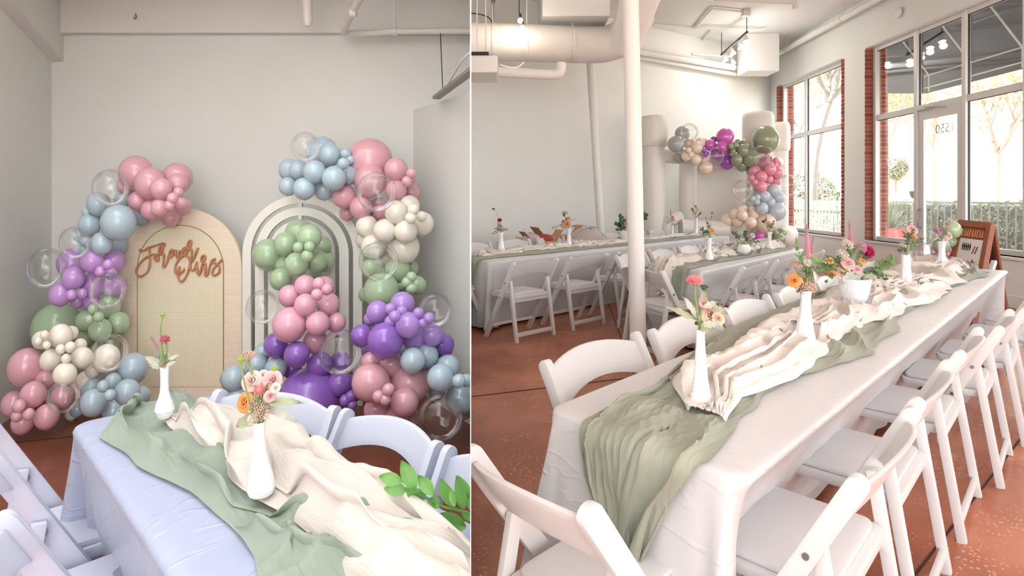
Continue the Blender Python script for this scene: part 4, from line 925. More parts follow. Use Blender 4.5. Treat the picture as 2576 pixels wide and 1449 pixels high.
def g_sprig(seed=0, n=9, L=1.0, lw=.10, ll=.34):
    """stem along +X with leaf pairs"""
    rd = random.Random(seed); g = G(); C = catmull([(0,0,0),(L*.4,0,.05*L),(L*.75,0,0),(L,0,-.08*L)],4); g.tube(C, [.012*L*(1-.6*i/(len(C)-1)) for i in range(len(C))], 5)
    for i in range(n):
        t = .18+.8*i/(n-1); p = C[min(len(C)-1,int(t*(len(C)-1)))]; sd = 1 if i % 2 else -1
        lf = g_leaf(ll*L*rd.uniform(.8,1.15), lw*L, rd.uniform(-.1,.35)); Mx = Matrix.Translation(p) @ Matrix.Rotation(sd*rd.uniform(.5,1.1) if i < n-1 else 0,4,'Z') @ Matrix.Rotation(rd.uniform(-.8,.5),4,'Y') @ Matrix.Rotation(rd.uniform(-.6,.6),4,'X')
        lf.xf(Mx); g.add(lf.v, lf.f)
    return g
def vase(label, px, ytop, ybase, prof, mod=None, n=40, xtop=None, z0=.782, cat='vase', name='bud_vase', rim=True):
    """prof: (fraction from base, half width in px)"""
    b = onz(px, ybase, z0); Y = b.y; k = Y/F; hgt = (ybase-ytop)*k
    sx = 0 if xtop is None else (xtop-px)*k
    r = thing(name, label, cat, (b.x, b.y, z0-.004))
    pr = [(w*k, f*hgt) for f, w in prof]; PR = []
    for i in range(len(pr)-1):
        for j in range(6): t = j/6; s = t*t*(3-2*t)*.5+t*.5; PR.append((pr[i][0]+(pr[i+1][0]-pr[i][0])*s, pr[i][1]+(pr[i+1][1]-pr[i][1])*t))
    PR.append(pr[-1]); inner = [(q[0]*.86, q[1]) for q in PR[::-1][:8]]
    g = G().lathe(PR+inner, n, (0,0,0), mod, True)
    g.v = [(x+sx*z/hgt, y, z+.004) for x, y, z in g.v]
    part('body', g, M['milk'], r, True, world=False, ang=.9)
    return Vector((b.x+sx, b.y, z0+hgt)), Y, k
random.seed(11)
def arrangement(label, mouth, Y, items, cat='flowers', name='flower_arrangement'):
    """items: (kind, px, py, size px, colour, extra) heads placed where they are seen, with depth jitter"""
    r = thing(name, label, cat, mouth); k = Y/F; rd = random.Random(len(label))
    for it in items:
        kind, px, py, s = it[:4]; col = it[4] if len(it) > 4 else None; ex = it[5] if len(it) > 5 else {}
        dy = ex.get('dy', rd.uniform(-.025,.02)); p = at(px, py, Y+dy); S = s*k; out = (p-mouth); 
        if kind in ('rose','ran','puff','umbel','daisy'):
            ax = Vector((out.x*.6, -.55+ex.get('ay',0), max(.25,out.z*.8+.25))) if 'ax' not in ex else Vector(ex['ax'])
            nm = {'rose':'rose','ran':'ranunculus','puff':'scabiosa','umbel':'umbel','daisy':'floret'}[kind]; sd = rd.randint(0,9999)
            base = p-ax.normalized()*S*.55
            g = {'rose':lambda: g_rose(sd,5),'ran':lambda: g_rose(sd,7),'puff':lambda: g_puff(sd,ex.get('n',70),ex.get('hemi',.35),ex.get('lng',.42)),'umbel':lambda: g_umbel(sd),'daisy':lambda: g_puff(sd,18,-.3,.6)}[kind]()
            h = part(nm, g.xf(frame(base if kind != 'umbel' else p, ax, S)), PM[col], r)
            if kind == 'puff': part('sepals', g_puff(sd+1,14,-.2,.3).xf(frame(base, -ax, S*.55)), PM['stem_green'], h)
            if not ex.get('nostem'): part('stem', G().tube(catmull([mouth-Vector((0,0,.02)), mouth.lerp(base,.5)+Vector((rd.uniform(-.008,.008),0,.01)), base],4), .0018+.008*k*0+.0012, 5), PM['stem_green'], r)
        elif kind == 'spike':
            q = at(*ex['to'], Y+dy); L = (q-p).length
            part('flower_spike', g_spike(rd.randint(0,999),ex.get('n',110),10).xf(Matrix.Translation(p) @ (q-p).normalized().to_track_quat('Z','Y').to_matrix().to_4x4() @ Matrix.Diagonal((S,S,L/10,1))), PM[col], r)
            part('stem', G().tube([mouth-Vector((0,0,.02)), p, q], [.003,.0025,.001], 5), PM['stem_green'], r)
            part('spike_tip', G().tube([p.lerp(q,.72), p.lerp(q,.9), q+(q-p)*.04], [S*.38,S*.26,S*.05], 6), PM['leaf_green'], r)
        elif kind in ('leaf','dusty','sprig'):
            q = at(*ex['to'], Y+ex.get('dy2',dy-.02)); d = q-p; L = d.length
            fc = Vector(ex.get('n',(rd.uniform(-.3,.3),-1,.55))); z = (fc-d.normalized()*fc.dot(d.normalized())).normalized(); x = d.normalized(); y = z.cross(x)
            R = Matrix((( x.x,y.x,z.x,p.x),(x.y,y.y,z.y,p.y),(x.z,y.z,z.z,p.z),(0,0,0,1)))
            g = g_leaf(L, S, .1, 0) if kind == 'leaf' else (g_leaf(L, S, .12, ex.get('lobes',3.5), rd.randint(0,99), .2) if kind == 'dusty' else g_sprig(rd.randint(0,999), ex.get('k',9), L, ex.get('lw',.08), ex.get('ll',.3)))
            part('leaf_sprig' if kind == 'sprig' else 'leaf', g.xf(R), PM[col], r)
            if ex.get('stem'): part('stem', G().tube([mouth-Vector((0,0,.02)), mouth.lerp(p,.5)+Vector((0,0,.008)), p], .0022, 5), PM['stem_green'], r)
        elif kind == 'stem':
            part('stem', G().tube(catmull([mouth-Vector((0,0,.02))]+[at(x,y,Y+dy) for x,y in ex['pts']],5), .0022, 5), PM['stem_green'], r)
        elif kind == 'pod':
            g = g_puff(rd.randint(0,99),22,-.35,.5); part('seed_head', g.xf(frame(p,(0,-.1,1) if not ex.get('down') else (0,-.1,-1),S)), PM[col], r)
        elif kind == 'berry':
            part('berry', G().ball(p, S, 8, 6), PM[col], r)
    return r
quilt = lambda a, z: 1+.045*abs(math.sin(a*7+z*150))*abs(math.sin(a*7-z*150))
# ---- left room
ROOM['cur'] = 'L'
mo, Y, k = vase('white quilted bud vase at the far end of the left table', 414, 921, 1050, [(0,14),(.06,18),(.16,22.5),(.28,19),(.40,13),(.52,10),(.72,9),(.9,9.6),(1,11.5)], quilt, 42)
arrangement('pink scabiosa and grey leaves in the quilted bud vase', mo, Y, [
 ('stem',410,800,2,None,{'pts':[(412,900),(404,840),(409,795)]}), ('pod',409,790,9,'stem_green',{'down':1}), ('puff',412,852,13,'scabiosa_pink'), ('spike',401,880,6,'mauve_petal',{'to':(378,845),'n':60}),
 ('dusty',405,918,12,'leaf_grey',{'to':(362,895)}), ('dusty',408,922,11,'leaf_grey',{'to':(372,918)}), ('dusty',418,918,12,'cream_petal',{'to':(446,892)}), ('dusty',420,921,8,'leaf_grey',{'to':(442,908)}),
 ('daisy',397,896,6,'blue_floret'), ('daisy',414,894,6,'blue_floret'), ('umbel',412,912,14,'blush_umbel'), ('leaf',412,915,5,'leaf_fresh',{'to':(408,893)}), ('leaf',414,915,4,'leaf_green',{'to':(440,905)}), ('umbel',420,905,12,'white_bloom')])
mo, Y, k = vase('smooth white teardrop bud vase in the foreground of the left table', 657, 1060, 1245, [(0,24),(.03,30),(.10,34),(.22,31),(.45,21),(.60,16),(.80,14),(.93,14.5),(1,16.5)], None, 40, xtop=651)
arrangement('pink roses and an orange ranunculus in the teardrop vase', mo, Y, [
 ('rose',632,957,25,'rose_blush'), ('rose',684,955,24,'rose_pink'), ('rose',660,945,15,'rose_blush',{'dy':.03}), ('rose',679,995,15,'rose_pink'), ('puff',650,980,17,'coral_petal',{'n':50}), ('ran',614,1012,24,'ranunculus_orange',{'ax':(-.3,-.9,.25)}),
 ('umbel',652,1022,24,'blush_umbel',{'ax':(0,-.8,.6)}), ('umbel',660,1040,20,'straw_umbel',{'ax':(.2,-.8,.4)}), ('umbel',622,898,22,'straw_umbel',{'ax':(-.2,-.3,1),'dy':.03}), ('pod',606,908,12,'pod_green'), ('stem',0,0,0,None,{'pts':[(625,1000),(610,940),(606,912)]}), ('pod',690,930,11,'pod_green'), ('stem',0,0,0,None,{'pts':[(670,1000),(688,960),(690,934)]}),
 ('dusty',640,1052,24,'leaf_sage',{'to':(592,1075),'lobes':1.5}), ('dusty',672,1010,15,'leaf_sage',{'to':(762,1012),'lobes':4.5}), ('dusty',675,1025,15,'leaf_grey',{'to':(748,1058),'lobes':4.5}), ('leaf',655,1005,6,'leaf_fresh',{'to':(640,970)}), ('rose',693,975,12,'white_bloom',{'nostem':1}), ('leaf',660,1000,6,'leaf_green',{'to':(672,965)}), ('umbel',636,1055,14,'cream_petal')])
# green sprig reaching in from the divider
Ysp = 1.12; sp = [at(1215,1300,Ysp), at(1150,1283,Ysp), at(1105,1272,Ysp), at(1060,1245,Ysp), at(1020,1228,Ysp)]
r = thing('leaf_sprig', 'fresh green leafy sprig at the divider edge of the left table', 'leaves', sp[0])
part('stem', G().tube(catmull(sp,5), .0028, 6), PM['leaf_fresh'], r)
for (a, b, w) in (((1012,1212),(953,1198),.30),((1022,1232),(966,1229),.34),((1045,1232),(1010,1160),.27),((1062,1250),(1024,1234),.3),((1092,1246),(1050,1195),.27),((1108,1276),(1074,1255),.3),((1140,1272),(1107,1207),.26),((1145,1275),(1132,1228),.25),((1172,1325),(1086,1301),.30),((1166,1280),(1150,1200),.2),((1200,1290),(1176,1240),.3),((1180,1250),(1152,1200),.25),((1190,1310),(1160,1284),.3)):
    p = at(*a, Ysp+random.uniform(-.015,.015)); q = at(*b, Ysp+random.uniform(-.03,.02)); d = q-p; L = d.length; x = d.normalized(); fc = Vector((random.uniform(-.4,.4),-1,.4)); z = (fc-x*fc.dot(x)).normalized(); y = z.cross(x)
    part('leaf', g_leaf(L, L*w, .12).xf(Matrix(((x.x,y.x,z.x,p.x),(x.y,y.y,z.y,p.y),(x.z,y.z,z.z,p.z),(0,0,0,1)))), PM['leaf_fresh'], r)
# ---- right room, long table
ROOM['cur'] = 'R'
ringed = lambda a, z: 1+.035*math.sin(z*420)
facet = lambda a, z: 1/max(.72,math.cos(((a+PI/8) % (PI/4))-PI/8))
mo, Y, k = vase('white ribbed bud vase nearest the camera on the foreground table', 1763, 828, 1006, [(0,25.5),(.06,26.5),(.09,24),(.16,21),(.35,17),(.6,13.5),(.8,11),(.93,10.5),(1,12.5)], ringed, 40, xtop=1762)
arrangement('coral zinnia, peach roses and grey leaves in the ribbed vase', mo, Y, [
 ('puff',1747,699,21,'coral_petal',{'ax':(0,-.25,1),'hemi':.05,'n':90}), ('stem',0,0,0,None,{'pts':[(1756,790),(1750,745),(1747,712)]}), ('pod',1771,726,14,'leaf_dark',{}), ('dusty',1768,775,14,'leaf_sage',{'to':(1772,728),'lobes':2.5}),
 ('rose',1790,792,25,'rose_peach'), ('rose',1808,800,16,'rose_peach'), ('rose',1772,763,13,'rose_pink'), ('dusty',1755,806,11,'leaf_sage',{'to':(1668,765),'lobes':3.5}), ('dusty',1752,800,12,'leaf_grey',{'to':(1722,745),'lobes':3.5}), ('dusty',1785,775,15,'leaf_sage',{'to':(1832,788),'lobes':3.5}), ('dusty',1764,826,20,'leaf_sage',{'to':(1800,828),'lobes':2.5}), ('dusty',1775,772,12,'leaf_grey',{'to':(1805,760),'lobes':3}), ('dusty',1770,818,13,'leaf_grey',{'to':(1812,815),'lobes':3}), ('berry',1752,813,5,'leaf_dark'), ('spike',1818,775,3,'leaf_sage',{'to':(1831,792),'n':20})])
mo, Y, k = vase('white faceted bud vase second from the camera on the foreground table', 2024, 731, 856, [(0,23.5),(.05,23),(.3,17.5),(.6,12.5),(.8,11),(.92,12),(1,13.5)], facet, 64, xtop=2027)
arrangement('tall pink spike, orange bloom and straw umbels in the faceted vase', mo, Y, [
 ('spike',2033,655,9,'veronica_pink',{'to':(2029,566),'n':130}), ('spike',2040,640,6,'veronica_pink',{'to':(2047,592),'n':60}), ('ran',1998,705,17,'ranunculus_orange',{'ax':(-.5,-.8,.3)}), ('rose',2052,697,15,'cream_petal',{'ax':(.8,-.5,.2)}), ('umbel',2025,715,24,'straw_umbel',{'ax':(0,-.7,.8)}), ('umbel',2016,722,18,'straw_umbel',{'ax':(-.3,-.8,.4)}), ('umbel',2038,720,18,'straw_umbel',{'ax':(.4,-.8,.4)}), ('umbel',2003,668,17,'straw_umbel',{'ax':(-.1,-.2,1)}), ('umbel',2029,660,12,'cream_petal'),
 ('leaf',2026,655,5,'leaf_fresh',{'to':(2000,640)}), ('leaf',2040,648,5,'leaf_green',{'to':(2056,685)}), ('leaf',2046,645,5,'leaf_fresh',{'to':(2062,660)}), ('sprig',2022,690,3,'leaf_green',{'to':(2006,615),'k':5}), ('leaf',2042,668,5,'leaf_dark',{'to':(2062,690)}), ('sprig',2022,705,9,'leaf_green',{'to':(2036,672),'k':9,'lw':.14}), ('leaf',2018,725,5,'leaf_dark',{'to':(2004,735)}), ('umbel',2018,690,12,'leaf_sage'), ('umbel',2034,688,11,'leaf_green')])
rib = lambda a, z: 1+.022*math.sin(a*44)
mo, Y, k = vase('white ribbed flower bowl in the middle of the foreground table', 2150, 700, 771, [(0,16),(.06,17),(.14,21),(.35,28),(.6,33),(.85,35),(.95,36.5),(1,37)], rib, 132, name='flower_bowl')
arrangement('full mixed bouquet with a magenta dahlia in the ribbed bowl', mo, Y, [
 ('spike',2142,618,8,'veronica_pink',{'to':(2137,556),'n':120}), ('puff',2188,634,17,'magenta_petal',{'n':120,'hemi':.5,'lng':.5,'ax':(.1,-1,.15)}), ('rose',2117,668,16,'rose_peach'), ('rose',2134,661,16,'rose_pink'), ('rose',2119,684,13,'rose_pink'), ('rose',2157,677,11,'rose_pink'), ('ran',2093,690,10,'ranunculus_orange',{'ax':(-.5,-.6,-.2)}), ('ran',2088,655,9,'ranunculus_orange'), ('ran',2170,657,8,'ranunculus_orange'), ('umbel',2132,615,15,'cream_petal'), ('umbel',2120,640,15,'cream_petal'), ('umbel',2150,628,14,'leaf_sage'), ('umbel',2165,622,15,'mauve_petal'), ('rose',2070,662,9,'cream_petal'),
 ('leaf',2112,662,7,'leaf_dark',{'to':(2078,642)}), ('leaf',2110,670,7,'leaf_dark',{'to':(2078,655)}), ('leaf',2106,660,6,'leaf_dark',{'to':(2116,632)}), ('leaf',2112,662,5,'leaf_green',{'to':(2130,655)}), ('sprig',2105,676,8,'leaf_green',{'to':(2060,672),'k':11,'lw':.13}), ('sprig',2108,672,8,'leaf_green',{'to':(2068,660),'k':9,'lw':.13}), ('sprig',2188,686,8,'leaf_dark',{'to':(2234,664),'k':11,'lw':.12}), ('sprig',2190,684,7,'leaf_green',{'to':(2246,652),'k':9,'lw':.12}), ('sprig',2182,678,6,'leaf_dark',{'to':(2224,700),'k':9,'lw':.12}),
 ('dusty',2150,690,17,'leaf_grey',{'to':(2115,712),'lobes':3}), ('dusty',2148,688,17,'leaf_grey',{'to':(2152,712),'lobes':3}), ('dusty',2168,684,15,'leaf_grey',{'to':(2202,656),'lobes':3}), ('dusty',2108,694,9,'leaf_grey',{'to':(2092,716),'lobes':3}), ('dusty',2176,690,13,'leaf_sage',{'to':(2200,704),'lobes':2}), ('dusty',2194,690,13,'leaf_sage',{'to':(2244,694),'lobes':2}), ('leaf',2172,688,9,'leaf_dark',{'to':(2198,672)}), ('leaf',2165,695,5,'leaf_dark',{'to':(2172,708)}),
 ('sprig',2150,655,8,'leaf_green',{'to':(2168,635),'k':9,'lw':.16}), ('sprig',2140,650,8,'leaf_dark',{'to':(2132,622),'k':9,'lw':.16}), ('sprig',2160,660,8,'leaf_dark',{'to':(2180,648),'k':9,'lw':.16}), ('sprig',2126,676,8,'leaf_dark',{'to':(2150,664),'k':9,'lw':.18}), ('leaf',2148,640,4,'leaf_green',{'to':(2168,612)}), ('sprig',2100,690,5,'leaf_dark',{'to':(2078,706),'k':5,'lw':.1})])
mo, Y, k = vase('white tapered bud vase with orange ranunculus near the table end', 2279, 641, 721, [(0,14.5),(.04,14.8),(.3,12.5),(.7,10),(1,9)], facet, 64)
arrangement('orange ranunculus and pink rose with dark sprigs in the tapered vase', mo, Y, [
 ('ran',2296,597,11,'ranunculus_orange',{'ax':(.1,-1,.1)}), ('rose',2296,576,13,'rose_pink'), ('spike',2300,590,3,'coral_petal',{'to':(2308,572),'n':30}), ('sprig',2284,630,6,'leaf_dark',{'to':(2262,628),'k':9,'lw':.15}), ('sprig',2284,622,6,'leaf_dark',{'to':(2278,590),'k':9,'lw':.12}), ('sprig',2290,620,4,'leaf_dark',{'to':(2318,602),'k':7,'lw':.08}), ('sprig',2284,605,5,'leaf_dark',{'to':(2296,580),'k':7,'lw':.1}), ('sprig',2286,635,6,'leaf_green',{'to':(2300,605),'k':9,'lw':.1}), ('leaf',2284,585,4,'leaf_dark',{'to':(2282,600)}), ('dusty',2282,642,7,'leaf_grey',{'to':(2298,664),'lobes':3}), ('umbel',2270,615,7,'cream_petal')])
mo, Y, k = vase('white flared bud vase farthest along the foreground table', 2369, 606, 669, [(0,16.5),(.06,16),(.2,12.5),(.4,8),(.6,6.8),(.85,8),(1,11)], lambda a, z: 1+.05*math.sin(a*8), 48)
arrangement('blush roses and mauve bloom in the flared vase before the sign', mo, Y, [
 ('rose',2368,597,10,'rose_blush'), ('rose',2386,592,11,'rose_blush'), ('puff',2356,578,8,'mauve_petal'), ('rose',2366,579,7,'mauve_petal'), ('puff',2385,562,6,'mauve_petal'), ('leaf',2370,606,4,'leaf_dark',{'to':(2376,618)}), ('leaf',2366,602,4,'leaf_dark',{'to':(2355,606)}), ('sprig',2376,596,5,'leaf_green',{'to':(2378,575),'k':7,'lw':.12}), ('sprig',2386,600,4,'leaf_green',{'to':(2400,606),'k':5}), ('umbel',2378,580,7,'leaf_sage')])
# ---- rear and middle tables: smaller in view
small = lambda: None
mo, Y, k = vase('white bud vase at the divider end of the rear table', 1261, 584, 634, [(0,9.5),(.08,10.5),(.3,7.5),(.6,5),(.85,5),(1,5.8)], None, 24)
arrangement('dark seed head and red bloom in the vase beside the divider', mo, Y, [('stem',0,0,0,None,{'pts':[(1256,560),(1250,535),(1243,528)]}), ('pod',1241,527,5,'leaf_dark',{}), ('puff',1257,552,6,'magenta_petal'), ('spike',1255,573,4,'mauve_petal',{'to':(1252,553),'n':30}), ('dusty',1258,580,6,'leaf_sage',{'to':(1243,574)}), ('dusty',1262,580,6,'leaf_sage',{'to':(1280,576)}), ('sprig',1258,580,3,'leaf_dark',{'to':(1241,586),'k':5}), ('umbel',1258,572,8,'mauve_petal')])
mo, Y, k = vase('slim white bud vase before the cardboard box on the rear table', 1431, 574, 619, [(0,6.8),(.1,7),(.35,5.2),(.7,4.4),(1,5)], None, 24)
arrangement('orange and red blooms with a stray sprig in the slim vase', mo, Y, [('ran',1427,563,9,'ranunculus_orange',{'ax':(.1,-1,.2)}), ('rose',1418,559,6,'coral_petal'), ('umbel',1418,570,8,'straw_umbel'), ('rose',1431,549,6,'rose_pink'), ('umbel',1421,536,8,'straw_umbel',{'ax':(0,-.2,1)}), ('sprig',1416,567,4,'leaf_sage',{'to':(1392,572),'k':7,'lw':.1}), ('sprig',1436,571,4,'leaf_dark',{'to':(1446,568),'k':7,'lw':.14}), ('sprig',1434,556,3,'leaf_sage',{'to':(1447,552),'k':5}), ('sprig',1426,570,4,'leaf_dark',{'to':(1420,540),'k':5})])
mo, Y, k = vase('white bowl half hidden behind the thick column', 1572, 580, 607, [(0,7),(.2,10),(.7,14),(1,15)], None, 24, name='flower_bowl')
arrangement('dark leafy bouquet peeping out behind the thick column', mo, Y, [('sprig',1572,580,6,'leaf_dark',{'to':(1552,562),'k':11,'lw':.16}), ('sprig',1572,578,6,'leaf_dark',{'to':(1560,545),'k':9,'lw':.16}), ('sprig',1568,580,6,'leaf_dark',{'to':(1552,577),'k':9,'lw':.2}), ('sprig',1590,575,6,'leaf_dark',{'to':(1624,543),'k':9,'lw':.12}), ('rose',1576,563,7,'rose_peach'), ('rose',1577,544,5,'rose_peach'), ('rose',1590,560,8,'rose_pink')])
mo, Y, k = vase('white bud vase just right of the thick column on the rear table', 1691, 567, 594, [(0,5.5),(.1,5.7),(.4,3.6),(1,3.6)], None, 20)
arrangement('pink and cream blooms in the vase right of the thick column', mo, Y, [('spike',1688,545,2.5,'veronica_pink',{'to':(1686,525),'n':40}), ('rose',1692,547,4.5,'coral_petal'), ('rose',1694,554,6,'cream_petal'), ('rose',1680,559,4.5,'rose_peach'), ('sprig',1688,560,3,'leaf_green',{'to':(1680,548),'k':5}), ('sprig',1690,562,3,'leaf_green',{'to':(1698,566),'k':5,'lw':.16})])
mo, Y, k = vase('white bud vase at the far end of the rear table', 1751, 549, 590, [(0,5.5),(.1,5.5),(.4,4),(1,4.6)], None, 20)
arrangement('cream bloom and coral flowers in the farthest rear vase', mo, Y, [('stem',0,0,0,None,{'pts':[(1750,530),(1748,515),(1741,510)]}), ('puff',1750,518,4,'coral_petal'), ('rose',1755,527,5,'rose_peach'), ('rose',1749,538,6.5,'cream_petal'), ('sprig',1752,545,4,'leaf_green',{'to':(1744,530),'k':7,'lw':.14}), ('sprig',1754,545,4,'leaf_dark',{'to':(1762,536),'k':7,'lw':.16}), ('umbel',1742,527,5,'leaf_sage')])
mo, Y, k = vase('white fluted bud vase on the middle table', 1784, 598, 653, [(0,9.5),(.06,9.8),(.25,7.5),(.55,5),(.85,5.6),(1,7)], lambda a, z: 1+.05*math.sin(a*10), 40)
arrangement('orange bloom, spikes and grey leaves in the fluted vase', mo, Y, [('ran',1791,580,7,'ranunculus_orange',{'ax':(.3,-.9,.2)}), ('spike',1778,565,3,'veronica_pink',{'to':(1775,545),'n':30}), ('stem',0,0,0,None,{'pts':[(1788,575),(1787,555),(1791,540)]}), ('pod',1791,536,4,'leaf_dark',{}), ('pod',1790,547,3,'leaf_dark',{}), ('sprig',1784,590,5,'leaf_dark',{'to':(1762,575),'k':9,'lw':.13}), ('sprig',1784,588,5,'leaf_green',{'to':(1768,590),'k':7,'lw':.13}), ('sprig',1784,580,5,'leaf_green',{'to':(1782,562),'k':7,'lw':.16}), ('dusty',1786,592,6,'leaf_grey',{'to':(1804,596)}), ('dusty',1782,594,6,'leaf_grey',{'to':(1774,604)})])
hob = lambda a, z: 1+.03*abs(math.sin(a*12))*abs(math.sin(z*160))
mo, Y, k = vase('round white hobnail bowl on the middle table', 1870, 614, 639, [(0,9),(.08,12),(.3,16.5),(.6,17.5),(.85,14.5),(1,14)], hob, 72, name='flower_bowl')
arrangement('white blooms and a magenta flower in the hobnail bowl', mo, Y, [('puff',1879,601,6.5,'magenta_petal',{'ax':(.1,-1,.2)}), ('rose',1858,610,6,'white_bloom'), ('rose',1868,598,6,'white_bloom'), ('rose',1894,592,6,'white_bloom'), ('umbel',1866,588,8,'white_bloom'), ('umbel',1856,595,8,'white_bloom'), ('berry',1872,588,3,'navy_berry'), ('rose',1846,602,4,'rose_peach'), ('dusty',1856,612,8,'leaf_sage',{'to':(1844,630)}), ('sprig',1862,605,6,'leaf_dark',{'to':(1846,586),'k':9,'lw':.16}), ('sprig',1870,600,6,'leaf_dark',{'to':(1876,582),'k':9,'lw':.16}), ('sprig',1880,605,5,'leaf_green',{'to':(1906,608),'k':7,'lw':.12}), ('spike',1884,585,3,'scabiosa_pink',{'to':(1898,577),'n':30}), ('dusty',1884,612,5,'leaf_grey',{'to':(1892,622)}), ('umbel',1886,610,8,'leaf_sage')])
mo, Y, k = vase('white trumpet bud vase at the far end of the middle table', 1936, 583, 625, [(0,12),(.08,10),(.2,5.5),(.45,4.2),(.8,4.6),(1,5.5)], None, 24)
arrangement('pink spike and dusky blooms in the trumpet vase', mo, Y, [('spike',1928,558,3,'scabiosa_pink',{'to':(1927,534),'n':40}), ('rose',1934,560,4.5,'rose_pink'), ('rose',1920,557,3.5,'magenta_petal'), ('umbel',1938,570,7,'blush_umbel'), ('sprig',1932,575,5,'leaf_green',{'to':(1924,555),'k':9,'lw':.14}), ('sprig',1936,575,5,'leaf_dark',{'to':(1946,558),'k':7,'lw':.1}), ('umbel',1933,573,6,'rose_peach'), ('leaf',1940,572,3,'leaf_sage',{'to':(1952,573)})])
ROOM['cur'] = None
# ------------------------------------------------------------------ inflatable castle with its garland (right room)
ROOM['cur'] = 'R'
M['inflat'] = mat('white_inflatable_vinyl', srgb(240,234,226), .38, .015, 3, .12, 8)
Yf = 11.5
root = thing('bounce_castle', 'white inflatable bounce castle with round turrets before the rear wall', 'bounce castle', at(1775,500+F*H/Yf,Yf))
def drum(px, y0, y1, wpx, Y, sl=True):
    R = wpx/2*Y/F; b = at(px,y1,Y); hgt = (y1-y0)*Y/F
    prof = [(R*.62,-.0),(R*.86,.02*hgt),(R*.97,.10*hgt),(R,.2*hgt),(R*1.01,.5*hgt),(R,.8*hgt),(R*.96,.90*hgt),(R*.84,.965*hgt),(R*.6,.99*hgt),(R*.3,1.0*hgt)]
    def pl(a, z): e = min(1,max(0,(abs(z/hgt-.5)-.28)/.2)); return 1+.018*e*math.sin(a*26)
    part('turret_drum', G().lathe(prof, 104, b, pl), M['inflat'], root)
def shaft(px, y1, wpx, Y): R = wpx/2*Y/F; b = at(px,HY+F*H/Y,Y); part('turret_shaft', G().lathe([(R*1.02,.02),(R*1.03,.4),(R,.9),(R*1.02,1.4),(R*.98,H+(HY-y1)/F*Y)], 36, b), M['inflat'], root)
drum(1644,291,371,71,Yf); shaft(1645,369,56,Yf)
drum(1907,280,378,75,Yf+.2); shaft(1911,376,62,Yf+.2)
drum(1964,307,382,44,Yf+1.0); shaft(1964,380,36,Yf+1.0)
shaft(1731,408,44,Yf+.75)
a = at(1660,392,Yf); b = at(1905,402,Yf+.2); part('cross_beam', G().tube([a, a.lerp(b,.33)-Vector((0,0,.02)), a.lerp(b,.66)-Vector((0,0,.02)), b], 17*Yf/F, 24), M['inflat'], root)
a = at(1735,418,Yf+.75); b = at(1964,414,Yf+1.0); part('cross_beam', G().tube([a,b], 12*Yf/F, 20), M['inflat'], root)
a = at(1911,396,Yf+.2); b = at(1964,410,Yf+1.0); part('cross_beam', G().tube([a,b], 13*Yf/F, 20), M['inflat'], root)
p = at(1745,HY+F*H/(Yf+.8),Yf+.8); q = at(1960,425,Yf+.9); part('back_wall', G().box(p.x,q.x,Yf+.8,Yf+.9,.2,q.z), M['inflat'], root, True, .03)
g = G()
for k in range(5):
    y = Yf+.1+1.0*k/4; a = at(1630,HY+F*H/Yf,Yf); b = at(1925,HY+F*H/Yf,Yf); g.tube([(a.x,y,.26),(b.x+.3*k/4,y,.26)], .24, 16)
part('base_cushion', g, M['inflat'], root)
a = at(1683,585,Yf-.2); part('front_bolster', G().tube(catmull([at(1666,612,Yf-.1),at(1685,560,Yf-.15),at(1712,545,Yf-.1)],4), .12, 16).tube([at(1712,572,Yf-.2),at(1830,578,Yf-.2)], .17, 16), M['inflat'], root)
part('side_bolster', G().tube([at(1975,600,Yf-.3), at(1983,590,Yf+.9)], .2, 16).ball(at(1975,600,Yf-.3), .2, 16, 10), M['inflat'], root)
z4r = ((1580,260), .2623)
root = thing('balloon_garland', 'balloon garland curving across the white bounce castle', 'balloon garland', at(1850,600,Yf-.5))
